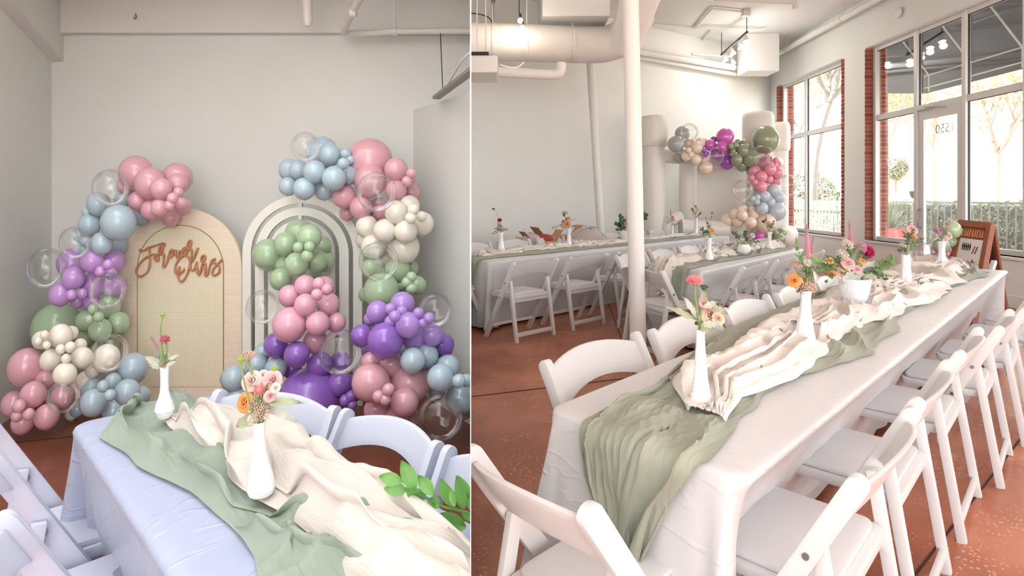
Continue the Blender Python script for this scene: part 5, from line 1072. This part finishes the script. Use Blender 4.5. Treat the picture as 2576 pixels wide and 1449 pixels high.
balloons(root, 'S 460 390 81 f;S 520 290 72 b;S 495 522 52 b;C 585 277 90 f;A 580 385 48 m;A 612 402 60 m;A 657 422 60 f;A 720 378 50 b;A 560 502 53 f;A 650 537 53 f;A 580 450 29 x;A 605 490 29 x;A 735 542 47 m;A 746 610 67 m;A 700 480 44 b;A 535 470 32 m;A 690 380 52 m;'
 'M 930 322 86 m;M 790 402 56 m;M 900 422 60 f;D 820 348 32 b;D 950 560 74 b;D 730 455 23 f;D 755 482 25 f;D 745 495 21 x;M 920 470 62 b;D 850 480 60 m;C 843 502 88 x;'
 'O 1318 347 134 m;O 1100 450 59 f;O 1120 400 56 m;O 1000 432 54 m;O 1026 396 31 x;O 985 412 29 x;O 1008 460 25 x;O 1040 540 58 f;O 1172 522 86 m;O 1092 592 62 b;O 1170 642 42 b;O 1050 370 28 m;C 1290 500 104 x;'
 'K 1212 647 59 m;K 1360 632 59 f;K 1277 702 58 f;K 1430 667 59 m;K 1185 715 31 f;K 1215 757 31 f;K 1352 727 43 m;K 1275 797 56 f;K 1410 747 52 b;K 1420 547 31 m;K 1445 577 27 m;K 1412 592 27 f;K 1185 792 37 b;K 1330 545 62 b;K 1300 600 60 b;C 1100 830 103 f;C 1530 785 104 m;'
 'Z 1395 832 63 m;Z 1310 892 56 f;Z 1445 902 57 m;Z 1240 900 31 x;Z 1195 915 29 x;Z 1236 946 29 x;Z 1182 952 50 m;Z 1286 1006 61 f;Z 1365 947 50 m;Z 1425 1037 91 m;Z 1242 852 42 b;Z 1330 1000 60 b;'
 'A 1095 1077 56 f;A 1202 1057 56 m;A 1175 1142 59 f;A 1052 1132 57 m;A 1020 1062 52 m;A 955 1122 67 b;A 1320 1152 102 m;A 1110 1000 36 m;A 1080 1022 42 m;A 1182 1000 36 m;A 1122 982 32 b;'
 'D 1245 1332 57 m;M 1262 1272 52 m;O 1470 1247 52 m;O 1452 1302 57 f;O 1417 1247 29 f;O 1388 1292 42 m;O 1330 1300 42 b', *z4r, Yf-.25, (.0,.14,.28), .6)
# balloons lying behind the sign end of the long table
zz = ((2220,540), .138); Ys = 6.15
root = thing('balloon_cluster', 'loose balloons gathered beside the wooden easel sign', 'balloon cluster', at(2370,640,Ys))
balloons(root, 'G 1290 280 150 m;O 1080 560 152 f;C 760 690 180 m;P 1000 790 130 m;K 1180 720 90 b;P 1150 880 120 b;G 1250 500 110 b;O 1300 900 150 b;P 900 1000 150 b', *zz, Ys, (.0,.12,.24), .5)
# ------------------------------------------------------------------ sandwich-board sign
M['sign_wood'] = mat('stained_wood', srgb(146,78,46), .5, .25, 6, .1, 40, stretch=(6,6,1))
M['sign_back'] = mat('dark_stained_board', srgb(92,40,34), .6, .1, 5)
M['paper'] = mat('white_sign_paper', srgb(236,228,222), .7)
M['ink'] = mat('black_ink', srgb(60,56,56), .7)
M['ink2'] = mat('plum_ink', srgb(132,60,84), .7)
M['carve'] = mat('carved_pale_wood', srgb(206,140,100), .6)
Yg = 6.25
TL = at(2417,555,Yg); TR = at(2500,563,Yg-.45); BL = at(2362,700,Yg-.35); BR = at(2435,712,Yg-.85); 
BL.z = BR.z = 0
def on_floor(px, Y): return Vector(((px-CX)/F*Y, Y, 0))
BL = on_floor(2350,Yg-.5); BR = on_floor(2440,Yg-.95)
root = thing('sandwich_board', 'wooden easel sign with handwritten white panel beyond the table end', 'sign', (BL+BR)/2)
ex = (TR-TL); nrm = (TR-TL).cross(BL-TL).normalized()
if nrm.dot(TL) > 0: nrm = -nrm
def SP(u, v, o=0): return TL.lerp(TR,u).lerp(BL.lerp(BR,u), v) + nrm*o
def quad(g, u0, u1, v0, v1, o0, o1):
    v = [SP(u,w_,o) for o in (o0,o1) for u, w_ in ((u0,v0),(u1,v0),(u1,v1),(u0,v1))]
    return g.add(v, [(3,2,1,0),(4,5,6,7),(0,1,5,4),(1,2,6,5),(2,3,7,6),(3,0,4,7)])
for nm, a in (('frame_rail',(0,1,0,.055)), ('frame_stile',(0,.13,.055,1)), ('frame_stile',(.87,1,.055,1)), ('frame_rail',(.13,.87,.62,.68))):
    part(nm, quad(G(), *a, -.025, .03), M['sign_wood'], root, False, .004)
part('header_board', quad(G(), .13, .87, .055, .15, -.01, .012), M['sign_wood'], root, False)
part('paper_panel', quad(G(), .13, .87, .15, .62, -.008, .01), M['paper'], root, False)
g = G(); random.seed(3)
for k in range(9):
    u = .17+.075*k; g.tube([SP(u,.135,.014), SP(u+.02,.072,.014), SP(u+.035,.13,.014)] if k % 3 else [SP(u,.135,.014), SP(u+.015,.07,.014)], .006, 5)
    if k % 2: g.tube([SP(u,.1,.014), SP(u+.05,.085,.014)], .005, 5)
part('carved_lettering', g, M['carve'], root)
def scrib(pts, r=.003, m='ink', nm='handwriting'):
    part(nm, G().tube(catmull([SP(u,v,.013) for u, v in pts],4), r, 5), M[m], root)
for k in range(5):
    u = .25+.055*k; scrib([(u,.22),(u+.02,.19),(u+.015,.25),(u+.04,.21)])
for u in (.58,.66): scrib([(u,.27),(u+.05,.21)], .006, 'ink2')
scrib([(.36,.35),(.28,.34),(.24,.40),(.28,.44),(.36,.42),(.40,.39),(.42,.43),(.47,.39),(.48,.43),(.53,.39),(.55,.43),(.60,.36),(.60,.43),(.66,.39),(.68,.43),(.73,.39),(.76,.42)])
scrib([(.5,.33),(.54,.35),(.6,.345),(.62,.32),(.66,.345),(.7,.33)])
scrib([(.16,.51),(.25,.52),(.27,.49),(.28,.56),(.29,.50),(.34,.50),(.35,.52),(.40,.50),(.42,.52),(.48,.50),(.52,.52),(.58,.50),(.62,.52),(.68,.51),(.80,.53)])
# rear leaf of the sign
TL2 = TL+Vector((.03,.03,0)); TR2 = TR+Vector((.03,.03,0)); BR2 = on_floor(2545,Yg-.28); BL2 = BR2+(BL-BR)
sv = (TL,TR,BL,BR,nrm); TL,TR,BL,BR = TL2,TR2,BL2,BR2; nrm = -nrm
part('rear_board', quad(G(), .1, .9, .03, .95, -.006, .006), M['sign_back'], root, False)
for a in ((0,1,0,.05),(0,.1,.05,1),(.9,1,.05,1)): part('rear_frame', quad(G(), *a, -.015, .015), M['sign_wood'], root, False, .003)
a = SP(.97,.42); TL,TR,BL,BR,nrm = sv; part('hinge_arm', G().bar(SP(.97,.42), a, .02, .012), M['steel'], root, False)
# ------------------------------------------------------------------ boxes behind the rear table
M['card'] = mat('cardboard', srgb(206,160,116), .8, .06, 6)
M['film'] = mat('clear_plastic_bag', srgb(226,214,212), .25, .05, 12, .5, 20, trans=.3)
M['redbag'] = mat('red_fabric', srgb(176,60,66), .6, .1, 10)
def obox(name, label, px, py, w, d, h, Y, lid=True):
    c = at(px,py,Y); r = thing(name, label, 'box', (c.x,c.y,0), .35)
    part('carton', G().box(-w/2,w/2,-d/2,d/2,.0,h), M['card'], r, False, .006, world=False)
    if lid:
        part('flap', G().bar((-w/2,-d/2-.0,h),(-w/2-.16,-d/2+.3,h+.05),.02,.012).bar((-w/2,0,h),(-w/2-.12,0,h+.14),d*.9,.006), M['card'], r, False, world=False)
        part('flap', G().bar((w/2,0,h),(w/2+.1,0,h+.16),d*.9,.006), M['card'], r, False, world=False)
    return r
obox('cardboard_box', 'large open cardboard box behind the rear table', 1405, 590, .62, .4, H-92/F*9.3, 9.3)
obox('cardboard_box', 'small open cardboard box at the rear wall left of the larger box', 1362, 606, .4, .3, H-105/F*8.8, 8.8)
q = at(1368,600,8.75); solo('red_bag', G().ball((q.x,q.y,q.z),.1,14,9,(1.5,.8,.7)), M['redbag'], 'small red bag lying on the small cardboard box', 'bag')
q = at(1478,590,9.2); random.seed(5)
g = G().ball((q.x,q.y,q.z-.2),.33,18,12,(1,.8,1)); g.v = [(x+random.uniform(-.03,.03),y+random.uniform(-.03,.03),z+random.uniform(-.03,.03)) for x,y,z in g.v]; g.box(q.x-.25,q.x+.25,q.y-.2,q.y+.2,0,q.z-.3)
solo('plastic_bag', g, M['film'], 'crumpled translucent bag behind the rear table near the slim column', 'bag')
q = at(1337,600,8.7); g = G().ball((q.x,q.y,q.z-.1),.18,14,9,(1,.8,1)).box(q.x-.14,q.x+.14,q.y-.1,q.y+.1,0,q.z-.15)
solo('plastic_bag', g, M['film'], 'pale plastic bag at the rear wall left of the boxes', 'bag')
ROOM['cur'] = None
# ------------------------------------------------------------------ outside the street windows
ROOM['cur'] = None
M['awning'] = mat('navy_canvas', srgb(34,40,70), .85, .25, 3, stretch=(4,4,1))
M['tubew'] = mat('white_tube', srgb(226,224,222), .4)
XO, ZO, ZT, ZV = 7.9, 3.79, 4.95, 3.43; YA0, YA1 = 2.8, 11.0
root = thing('awning', 'dark navy canvas awning on white tubes outside the street windows', 'awning', (7.4, 7, 3.4))
part('canopy', G().add([(6.97,YA0,ZT),(XO,YA0,ZO),(XO,YA1,ZO),(6.97,YA1,ZT),(6.97,YA0,ZT+.02),(XO+.01,YA0,ZO+.02),(XO+.01,YA1,ZO+.02),(6.97,YA1,ZT+.02)], [(3,2,1,0),(4,5,6,7),(0,1,5,4),(1,2,6,5),(2,3,7,6),(3,0,4,7)]), M['awning'], root, False)
part('valance', G().box(XO,XO+.012,YA0,YA1,ZV,ZO), M['awning'], root, False)
for y in (YA0, YA1): part('end_panel', G().add([(6.97,y,ZT),(XO,y,ZO),(XO,y,ZV),(6.97,y,ZV),(6.97,y+.012,ZT),(XO,y+.012,ZO),(XO,y+.012,ZV),(6.97,y+.012,ZV)], [(0,1,2,3),(7,6,5,4),(0,4,5,1),(1,5,6,2),(2,6,7,3),(3,7,4,0)]), M['awning'], root, False)
for k in range(9):
    y = YA0+.1+(YA1-YA0-.2)*k/8; t = part('rafter', G().tube([(6.98,y,ZT-.03),(XO-.02,y,ZO-.03)], .016, 8), M['tubew'], root)
    part('drop_tube', G().tube([(XO-.02,y,ZO-.03),(XO-.02,y,ZV+.02)], .013, 8), M['tubew'], t)
for z in (ZO-.03, ZV+.10): part('rail_tube', G().tube([(XO-.025,YA0,z),(XO-.025,YA1,z)], .014, 8), M['tubew'], root)
# iron fence
M['iron'] = mat('grey_painted_iron', srgb(150,146,140), .5)
XFn = 9.3
root = thing('iron_fence', 'grey iron picket fence in front of the hedge outside', 'fence', (XFn, 13, -.16))
for z in (1.34, .12): part('rail', G().box(XFn-.02,XFn+.02,8.2,21.5,z-.018,z+.018), M['iron'], root, False)
pk = mesh(G().box(-.009,.009,-.009,.009,0,1.46), 'picket', False); pk.materials.append(M['iron'])
for k in range(68): o = link('picket', pk, None, root); o.location = (0, 8.3+.195*k-13, 0)
# hedge and shrubs
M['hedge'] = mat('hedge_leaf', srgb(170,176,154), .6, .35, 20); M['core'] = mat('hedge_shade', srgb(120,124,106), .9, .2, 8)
def leaf_cloud(pts, nrm, size, rd):
    n = len(pts); V = np.empty((n*4,3)); 
    a = rd.normal(size=(n,3)); a -= (a*nrm).sum(1,keepdims=True)*nrm*.5; a /= np.linalg.norm(a,axis=1,keepdims=True); b = np.cross(nrm+rd.normal(size=(n,3))*.7, a); b /= np.linalg.norm(b,axis=1,keepdims=True)+1e-9
    s = size*rd.uniform(.6,1.3,(n,1))
    V[0::4] = pts-a*s; V[1::4] = pts+b*s*.5; V[2::4] = pts+a*s; V[3::4] = pts-b*s*.5
    g = G(); g.v = [tuple(p) for p in V]; g.f = [(4*i,4*i+1,4*i+2,4*i+3) for i in range(n)]; return g
rd = np.random.default_rng(3)
root = thing('hedge', 'clipped grey green hedge behind the iron fence outside', 'hedge', (10.1, 14.5, -.16))
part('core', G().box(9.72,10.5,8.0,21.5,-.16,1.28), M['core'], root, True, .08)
n = 9000; P = np.empty((n,3)); N_ = np.zeros((n,3)); f = rd.random(n) < .8
P[:,0] = np.where(f, 9.68+rd.random(n)*.06, 9.7+rd.random(n)*.8); P[:,1] = 8+13.5*rd.random(n); P[:,2] = np.where(f, -.1+1.42*rd.random(n), 1.28+.07*rd.random(n)); N_[f,0] = -1; N_[~f,2] = 1
P += rd.normal(size=(n,3))*.02
part('foliage', leaf_cloud(P, N_, .045, rd), M['hedge'], root, False, kind='stuff', fix=False)
def shrub(label, c, r, n, m, size=.05, name='round_shrub', trunk=None):
    root = thing(name, label, 'shrub', (c.x,c.y,(c.z-r[2]) if trunk is None else trunk))
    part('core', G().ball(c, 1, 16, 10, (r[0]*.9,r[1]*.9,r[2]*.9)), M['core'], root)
    d = rd.normal(size=(n,3)); d /= np.linalg.norm(d,axis=1,keepdims=True); P = np.array(c)+d*np.array(r)*(1+rd.normal(size=(n,1))*.05)
    part('foliage', leaf_cloud(P, d, size, rd), m, root, False, kind='stuff', fix=False)
    if trunk is not None: part('stem', G().tube([(c.x,c.y,trunk),(c.x,c.y,c.z)], .04, 8), M['bark'], root)
M['bark'] = mat('pale_bark', srgb(168,150,134), .85, .2, 10, .3, 30)
M['bark2'] = mat('grey_bark', srgb(136,132,130), .85, .2, 8, .3, 30)
M['tan_leaf'] = mat('autumn_leaf', srgb(206,150,92), .7, .3, 6, trans=.3)
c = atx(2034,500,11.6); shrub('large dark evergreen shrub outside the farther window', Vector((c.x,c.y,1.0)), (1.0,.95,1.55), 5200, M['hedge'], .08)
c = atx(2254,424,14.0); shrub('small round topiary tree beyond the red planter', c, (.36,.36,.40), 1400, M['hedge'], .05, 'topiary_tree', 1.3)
# raised bank, street and the building opposite
M['bank'] = mat('leaf_litter', srgb(196,178,150), .95, .25, 3)
M['street'] = mat('street_asphalt', srgb(196,192,188), .9, .06, 2)
struct('street_bank', G().add([(10.55,2,-.16),(10.55,60,-.16),(13.0,60,1.30),(13.0,2,1.30),(16,2,1.42),(16,60,1.42),(10.55,2,-.3),(10.55,60,-.3),(16,60,-.3),(16,2,-.3)], [(0,3,2,1),(3,4,5,2),(6,7,8,9),(0,1,7,6),(5,4,9,8),(1,2,5,8,7),(0,6,9,4,3)]), M['bank'])
struct('street', G().box(16,24,2,75,-.3,1.42), M['street'])
M['stucco'] = mat('pale_stucco', srgb(232,222,208), .9, .05, .7); M['winf'] = mat('grey_window_frame', srgb(140,136,132), .6); M['wing'] = mat('dim_window_glass', srgb(118,120,122), .15)
XB = 24.0
root = thing('apartment_building', 'pale stucco apartment building across the street', 'building', (XB+4, 45, 1.3))
part('wall', G().box(XB,XB+9,20,75,1.3,19), M['stucco'], root, False)
wm_ = mesh(G().box(-.05,.03,-.75,.75,0,1.7), 'window', False); wm_.materials.append(M['winf'])
pm_ = mesh(G().box(-.07,-.05,-.66,-.04,.1,1.6).box(-.07,-.05,.04,.66,.1,1.6), 'pane', False); pm_.materials.append(M['wing'])
sl = mesh(G().box(-1.0,0,-1.1,1.1,-.3,0), 'balcony', False); sl.materials.append(M['stucco'])
gg = G().box(-1.0,-.96,-1.1,1.1,.92,.98)
for i in range(15): gg.box(-.99,-.97,-1.08+.154*i-.012,-1.08+.154*i+.012,0,.95)
for s in (-1,1): gg.box(-1.0,0,s*1.08-.02,s*1.08+.02,.92,.98)
rl = mesh(gg, 'railing', False); rl.materials.append(M['winf'])
rows = (2.4, 5.0, 8.2, 11.4)
k = 0
for r_i, z in enumerate(rows):
    y = 25.5
    while y < 60:
        w = link('window', wm_, None, root); w.location = (XB-root.location.x, y-root.location.y, z-root.location.z); link('pane', pm_, None, w)
        if r_i > 0 and k % 3 == 0:
            b = link('balcony', sl, None, root); b.location = (XB-root.location.x, y-root.location.y, z-.15-root.location.z); link('railing', rl, None, b)
        y += 3.9; k += 1
part('door', G().box(XB-.06,XB+.05,33.2,34.6,1.42,3.9), M['winf'], root, False)
for z in (4.5, 7.6, 10.8): part('string_course', G().box(XB-.08,XB+.02,20,75,z-.08,z+.08), M['stucco'], root, False)
# trees
def tree(label, base, pts, r0, seed, leaves=0, m='bark', spread=.55, levels=5, nb=3, L0=1.3):
    """pts: points of the trunk up to its fork; branches grow on from there"""
    rd_ = random.Random(seed); g = G(); tips = []
    def grow(p, d, L, r, lv):
        n = 4; P = [p]; q = p.copy(); dd = d.copy()
        for i in range(n):
            dd = (dd+Vector((rd_.uniform(-1,1),rd_.uniform(-1,1),rd_.uniform(-.4,.8)))*.16).normalized(); q = q+dd*L/n; P.append(q.copy())
        g.tube(P, [r*(1-.45*i/n) for i in range(n+1)], 7 if lv > 1 else 5, False)
        if lv == 0: tips.append(q); return
        for k in range(nb if lv > 1 else 2):
            e = Vector((rd_.uniform(-1,1),rd_.uniform(-1,1),rd_.uniform(-.3,1))).normalized(); nd = (dd+e*spread*1.3).normalized()
            s = P[rd_.randint(2,n)]; grow(s, nd, L*rd_.uniform(.6,.85), r*.55*rd_.uniform(.8,1.1), lv-1); tips.append(s)
    root = thing('street_tree', label, 'tree', base)
    P = [Vector(base)]+[Vector(p) for p in pts]; C = catmull(P,4); g.tube(C, [r0*(1-.35*i/(len(C)-1)) for i in range(len(C))], 10, False)
    top = C[-1]; d0 = (C[-1]-C[-3]).normalized()
    for k in range(nb+1):
        a = 2*PI*k/(nb+1)+rd_.uniform(-.4,.4); nd = (d0+Vector((math.cos(a),math.sin(a),.1))*spread).normalized(); grow(top, nd, L0*rd_.uniform(.8,1.15), r0*.5, levels-1)
    part('trunk_and_branches', g, M[m], root)
    if leaves:
        T = np.array([tuple(t) for t in tips]); idx = rd.integers(0,len(T),leaves); Pn = T[idx]+rd.normal(size=(leaves,3))*.28; nn = rd.normal(size=(leaves,3)); nn /= np.linalg.norm(nn,axis=1,keepdims=True)
        part('foliage', leaf_cloud(Pn, nn, .055, rd), M['tan_leaf'], root, False, kind='stuff', fix=False)
X_ = 12.6; tree('bare forked tree seen through the right window pane', atx(2502,492,X_)-Vector((0,0,.3)), [atx(2503,440,X_), atx(2508,385,X_)], .11, 4, 900, 'bark', .6, 5, 3)
X_ = 13.4; tree('bare tree standing behind the glazed door', atx(2344,492,X_)-Vector((0,0,.3)), [atx(2345,430,X_), atx(2343,372,X_)], .11, 9, 1600, 'bark', .55, 5, 3)
X_ = 13.8; tree('slim bare tree above the red planter outside', atx(2230,480,X_)-Vector((0,0,.3)), [atx(2231,420,X_), atx(2232,365,X_)], .08, 15, 4000, 'bark', .6, 5, 3)
X_ = 10.9; tree('large grey tree leaning across the farther window', Vector((X_+.4,atx(2040,500,X_+.4).y,-.1)), [atx(2046,420,X_), atx(2062,330,X_), atx(2085,255,X_)], .19, 21, 3500, 'bark2', .5, 5, 3, 1.6)
X_ = 12.8; tree('grey tree at the far edge of the farther window', atx(2010,500,X_)-Vector((0,0,.6)), [atx(2012,420,X_), atx(2009,330,X_)], .14, 33, 3500, 'bark2', .6, 5, 3, 1.6)
# red planter with a spiky plant
M['redpot'] = mat('red_glazed_pot', srgb(214,92,88), .3, .12, 6, coat=.5)
b = Vector((8.15, 8.15*F/(2240-CX), -.16)); s = b.y/F
zr = H-(573-HY)*s; hp = zr+.16
root = thing('planter', 'red glazed planter standing outside left of the door', 'planter', b)
part('pot', G().lathe([(.20,0),(.27,.02),(38*s*.98,hp*.30),(39.5*s,hp*.55),(36*s,hp*.8),(30*s,hp*.96),(31*s,hp),(27*s,hp),(26*s,hp*.92)], 32, b), M['redpot'], root)
part('soil', G().lathe([(.01,0),(26*s,0)], 24, (b.x,b.y,zr-.05), cap=False), mat('soil', srgb(90,70,56), .95), root)
root = thing('spiky_plant', 'spiky grey green yucca growing in the red planter', 'plant', (b.x,b.y,zr-.05))
M['yucca'] = mat('yucca_leaf', srgb(170,176,150), .5, .15, 8)
rr = random.Random(2)
for i in range(46):
    a = i*2.39996; el = rr.uniform(.15,1.35); L = rr.uniform(.6,.95); d = Vector((math.cos(a)*math.cos(el), math.sin(a)*math.cos(el), math.sin(el)))
    sd = d.cross(Vector((0,0,1))).normalized(); o = Vector((b.x,b.y,zr-.05)); P = []
    for j in range(6):
        t = j/5; p = o+d*L*t-Vector((0,0,.35*L*t*t*math.cos(el))); w = .020*(1-t)**.7+.001; P += [p-sd*w, p+Vector((0,0,-.006)), p+sd*w]
    part('leaf', G().grid(P,6,3), M['yucca'], root, fix=False)
# parked cars
M['tyre'] = mat('tyre', srgb(60,60,60), .8)
def car(label, c, colr, yaw=0):
    m = mat(label[:12].replace(' ','_')+'_paint', colr, .25, coat=.6); root = thing('parked_car', label, 'car', c, yaw)
    prof = [(-2.1,.35),(-2.12,.75),(-1.95,.92),(-1.35,1.0),(-.75,1.42),(.65,1.45),(1.35,1.02),(2.0,.9),(2.12,.7),(2.1,.35)]
    part('body', G().prism(prof,(-.85,0,0),(0,1,0),(0,0,1),(1.7,0,0)), m, root, True, .05, world=False)
    for s in (-1,1):
        part('side_glass', G().prism([(-1.18,1.02),(-.68,1.36),(.58,1.38),(1.08,1.04)],(s*.862-.006,0,0),(0,1,0),(0,0,1),(.012,0,0)), M['wing'], root, False, world=False)
        for y in (-1.35,1.35): part('wheel', G().tube([(s*.72,y,.33),(s*.9,y,.33)], .33, 18), M['tyre'], root, world=False)
c = atx(2100,480,18.5); car('pale blue car parked across the street by the farther window', (c.x,c.y,1.42), srgb(150,180,206))
c = atx(2216,480,18.5); car('silver car parked across the street beyond the red planter', (c.x,c.y,1.42), srgb(206,206,208))
# ------------------------------------------------------------------ what reaches the divider ends there
bpy.context.view_layer.update()
def clip_all():
    dl_ = .00085; dead = []
    for o, side in ROOMOBJ:
        if o.type != 'MESH': continue
        k = KP + dl_ if side == 'L' else KP - dl_
        sg = 1 if side == 'R' else -1          # keep where sg*(X + k*Y) > 0
        Mw = o.matrix_world; n = len(o.data.vertices); co = np.empty(n*3); o.data.vertices.foreach_get('co', co); co = co.reshape(-1,3)
        Wm = np.array(Mw); w = co @ Wm[:3,:3].T + Wm[:3,3]
        s = sg*(w[:,0]+k*w[:,1])
        if s.min() >= 0: continue
        if s.max() <= 0: dead.append(o); continue
        me = o.data.copy() if o.data.users > 1 else o.data
        bm = bmesh.new(); bm.from_mesh(me); bm.transform(Mw)
        bmesh.ops.bisect_plane(bm, geom=bm.verts[:]+bm.edges[:]+bm.faces[:], plane_co=(0,0,0), plane_no=Vector((-sg,-sg*k,0)).normalized(), clear_outer=True)
        bm.transform(Mw.inverted()); bm.to_mesh(me); bm.free(); o.data = me
    for o in dead:
        for c in list(o.children): bpy.data.objects.remove(c)
        try: bpy.data.objects.remove(o)
        except ReferenceError: pass
    for o, side in ROOMOBJ:
        try:
            if o.type == 'EMPTY' and not o.children: bpy.data.objects.remove(o)
        except ReferenceError: pass
clip_all()
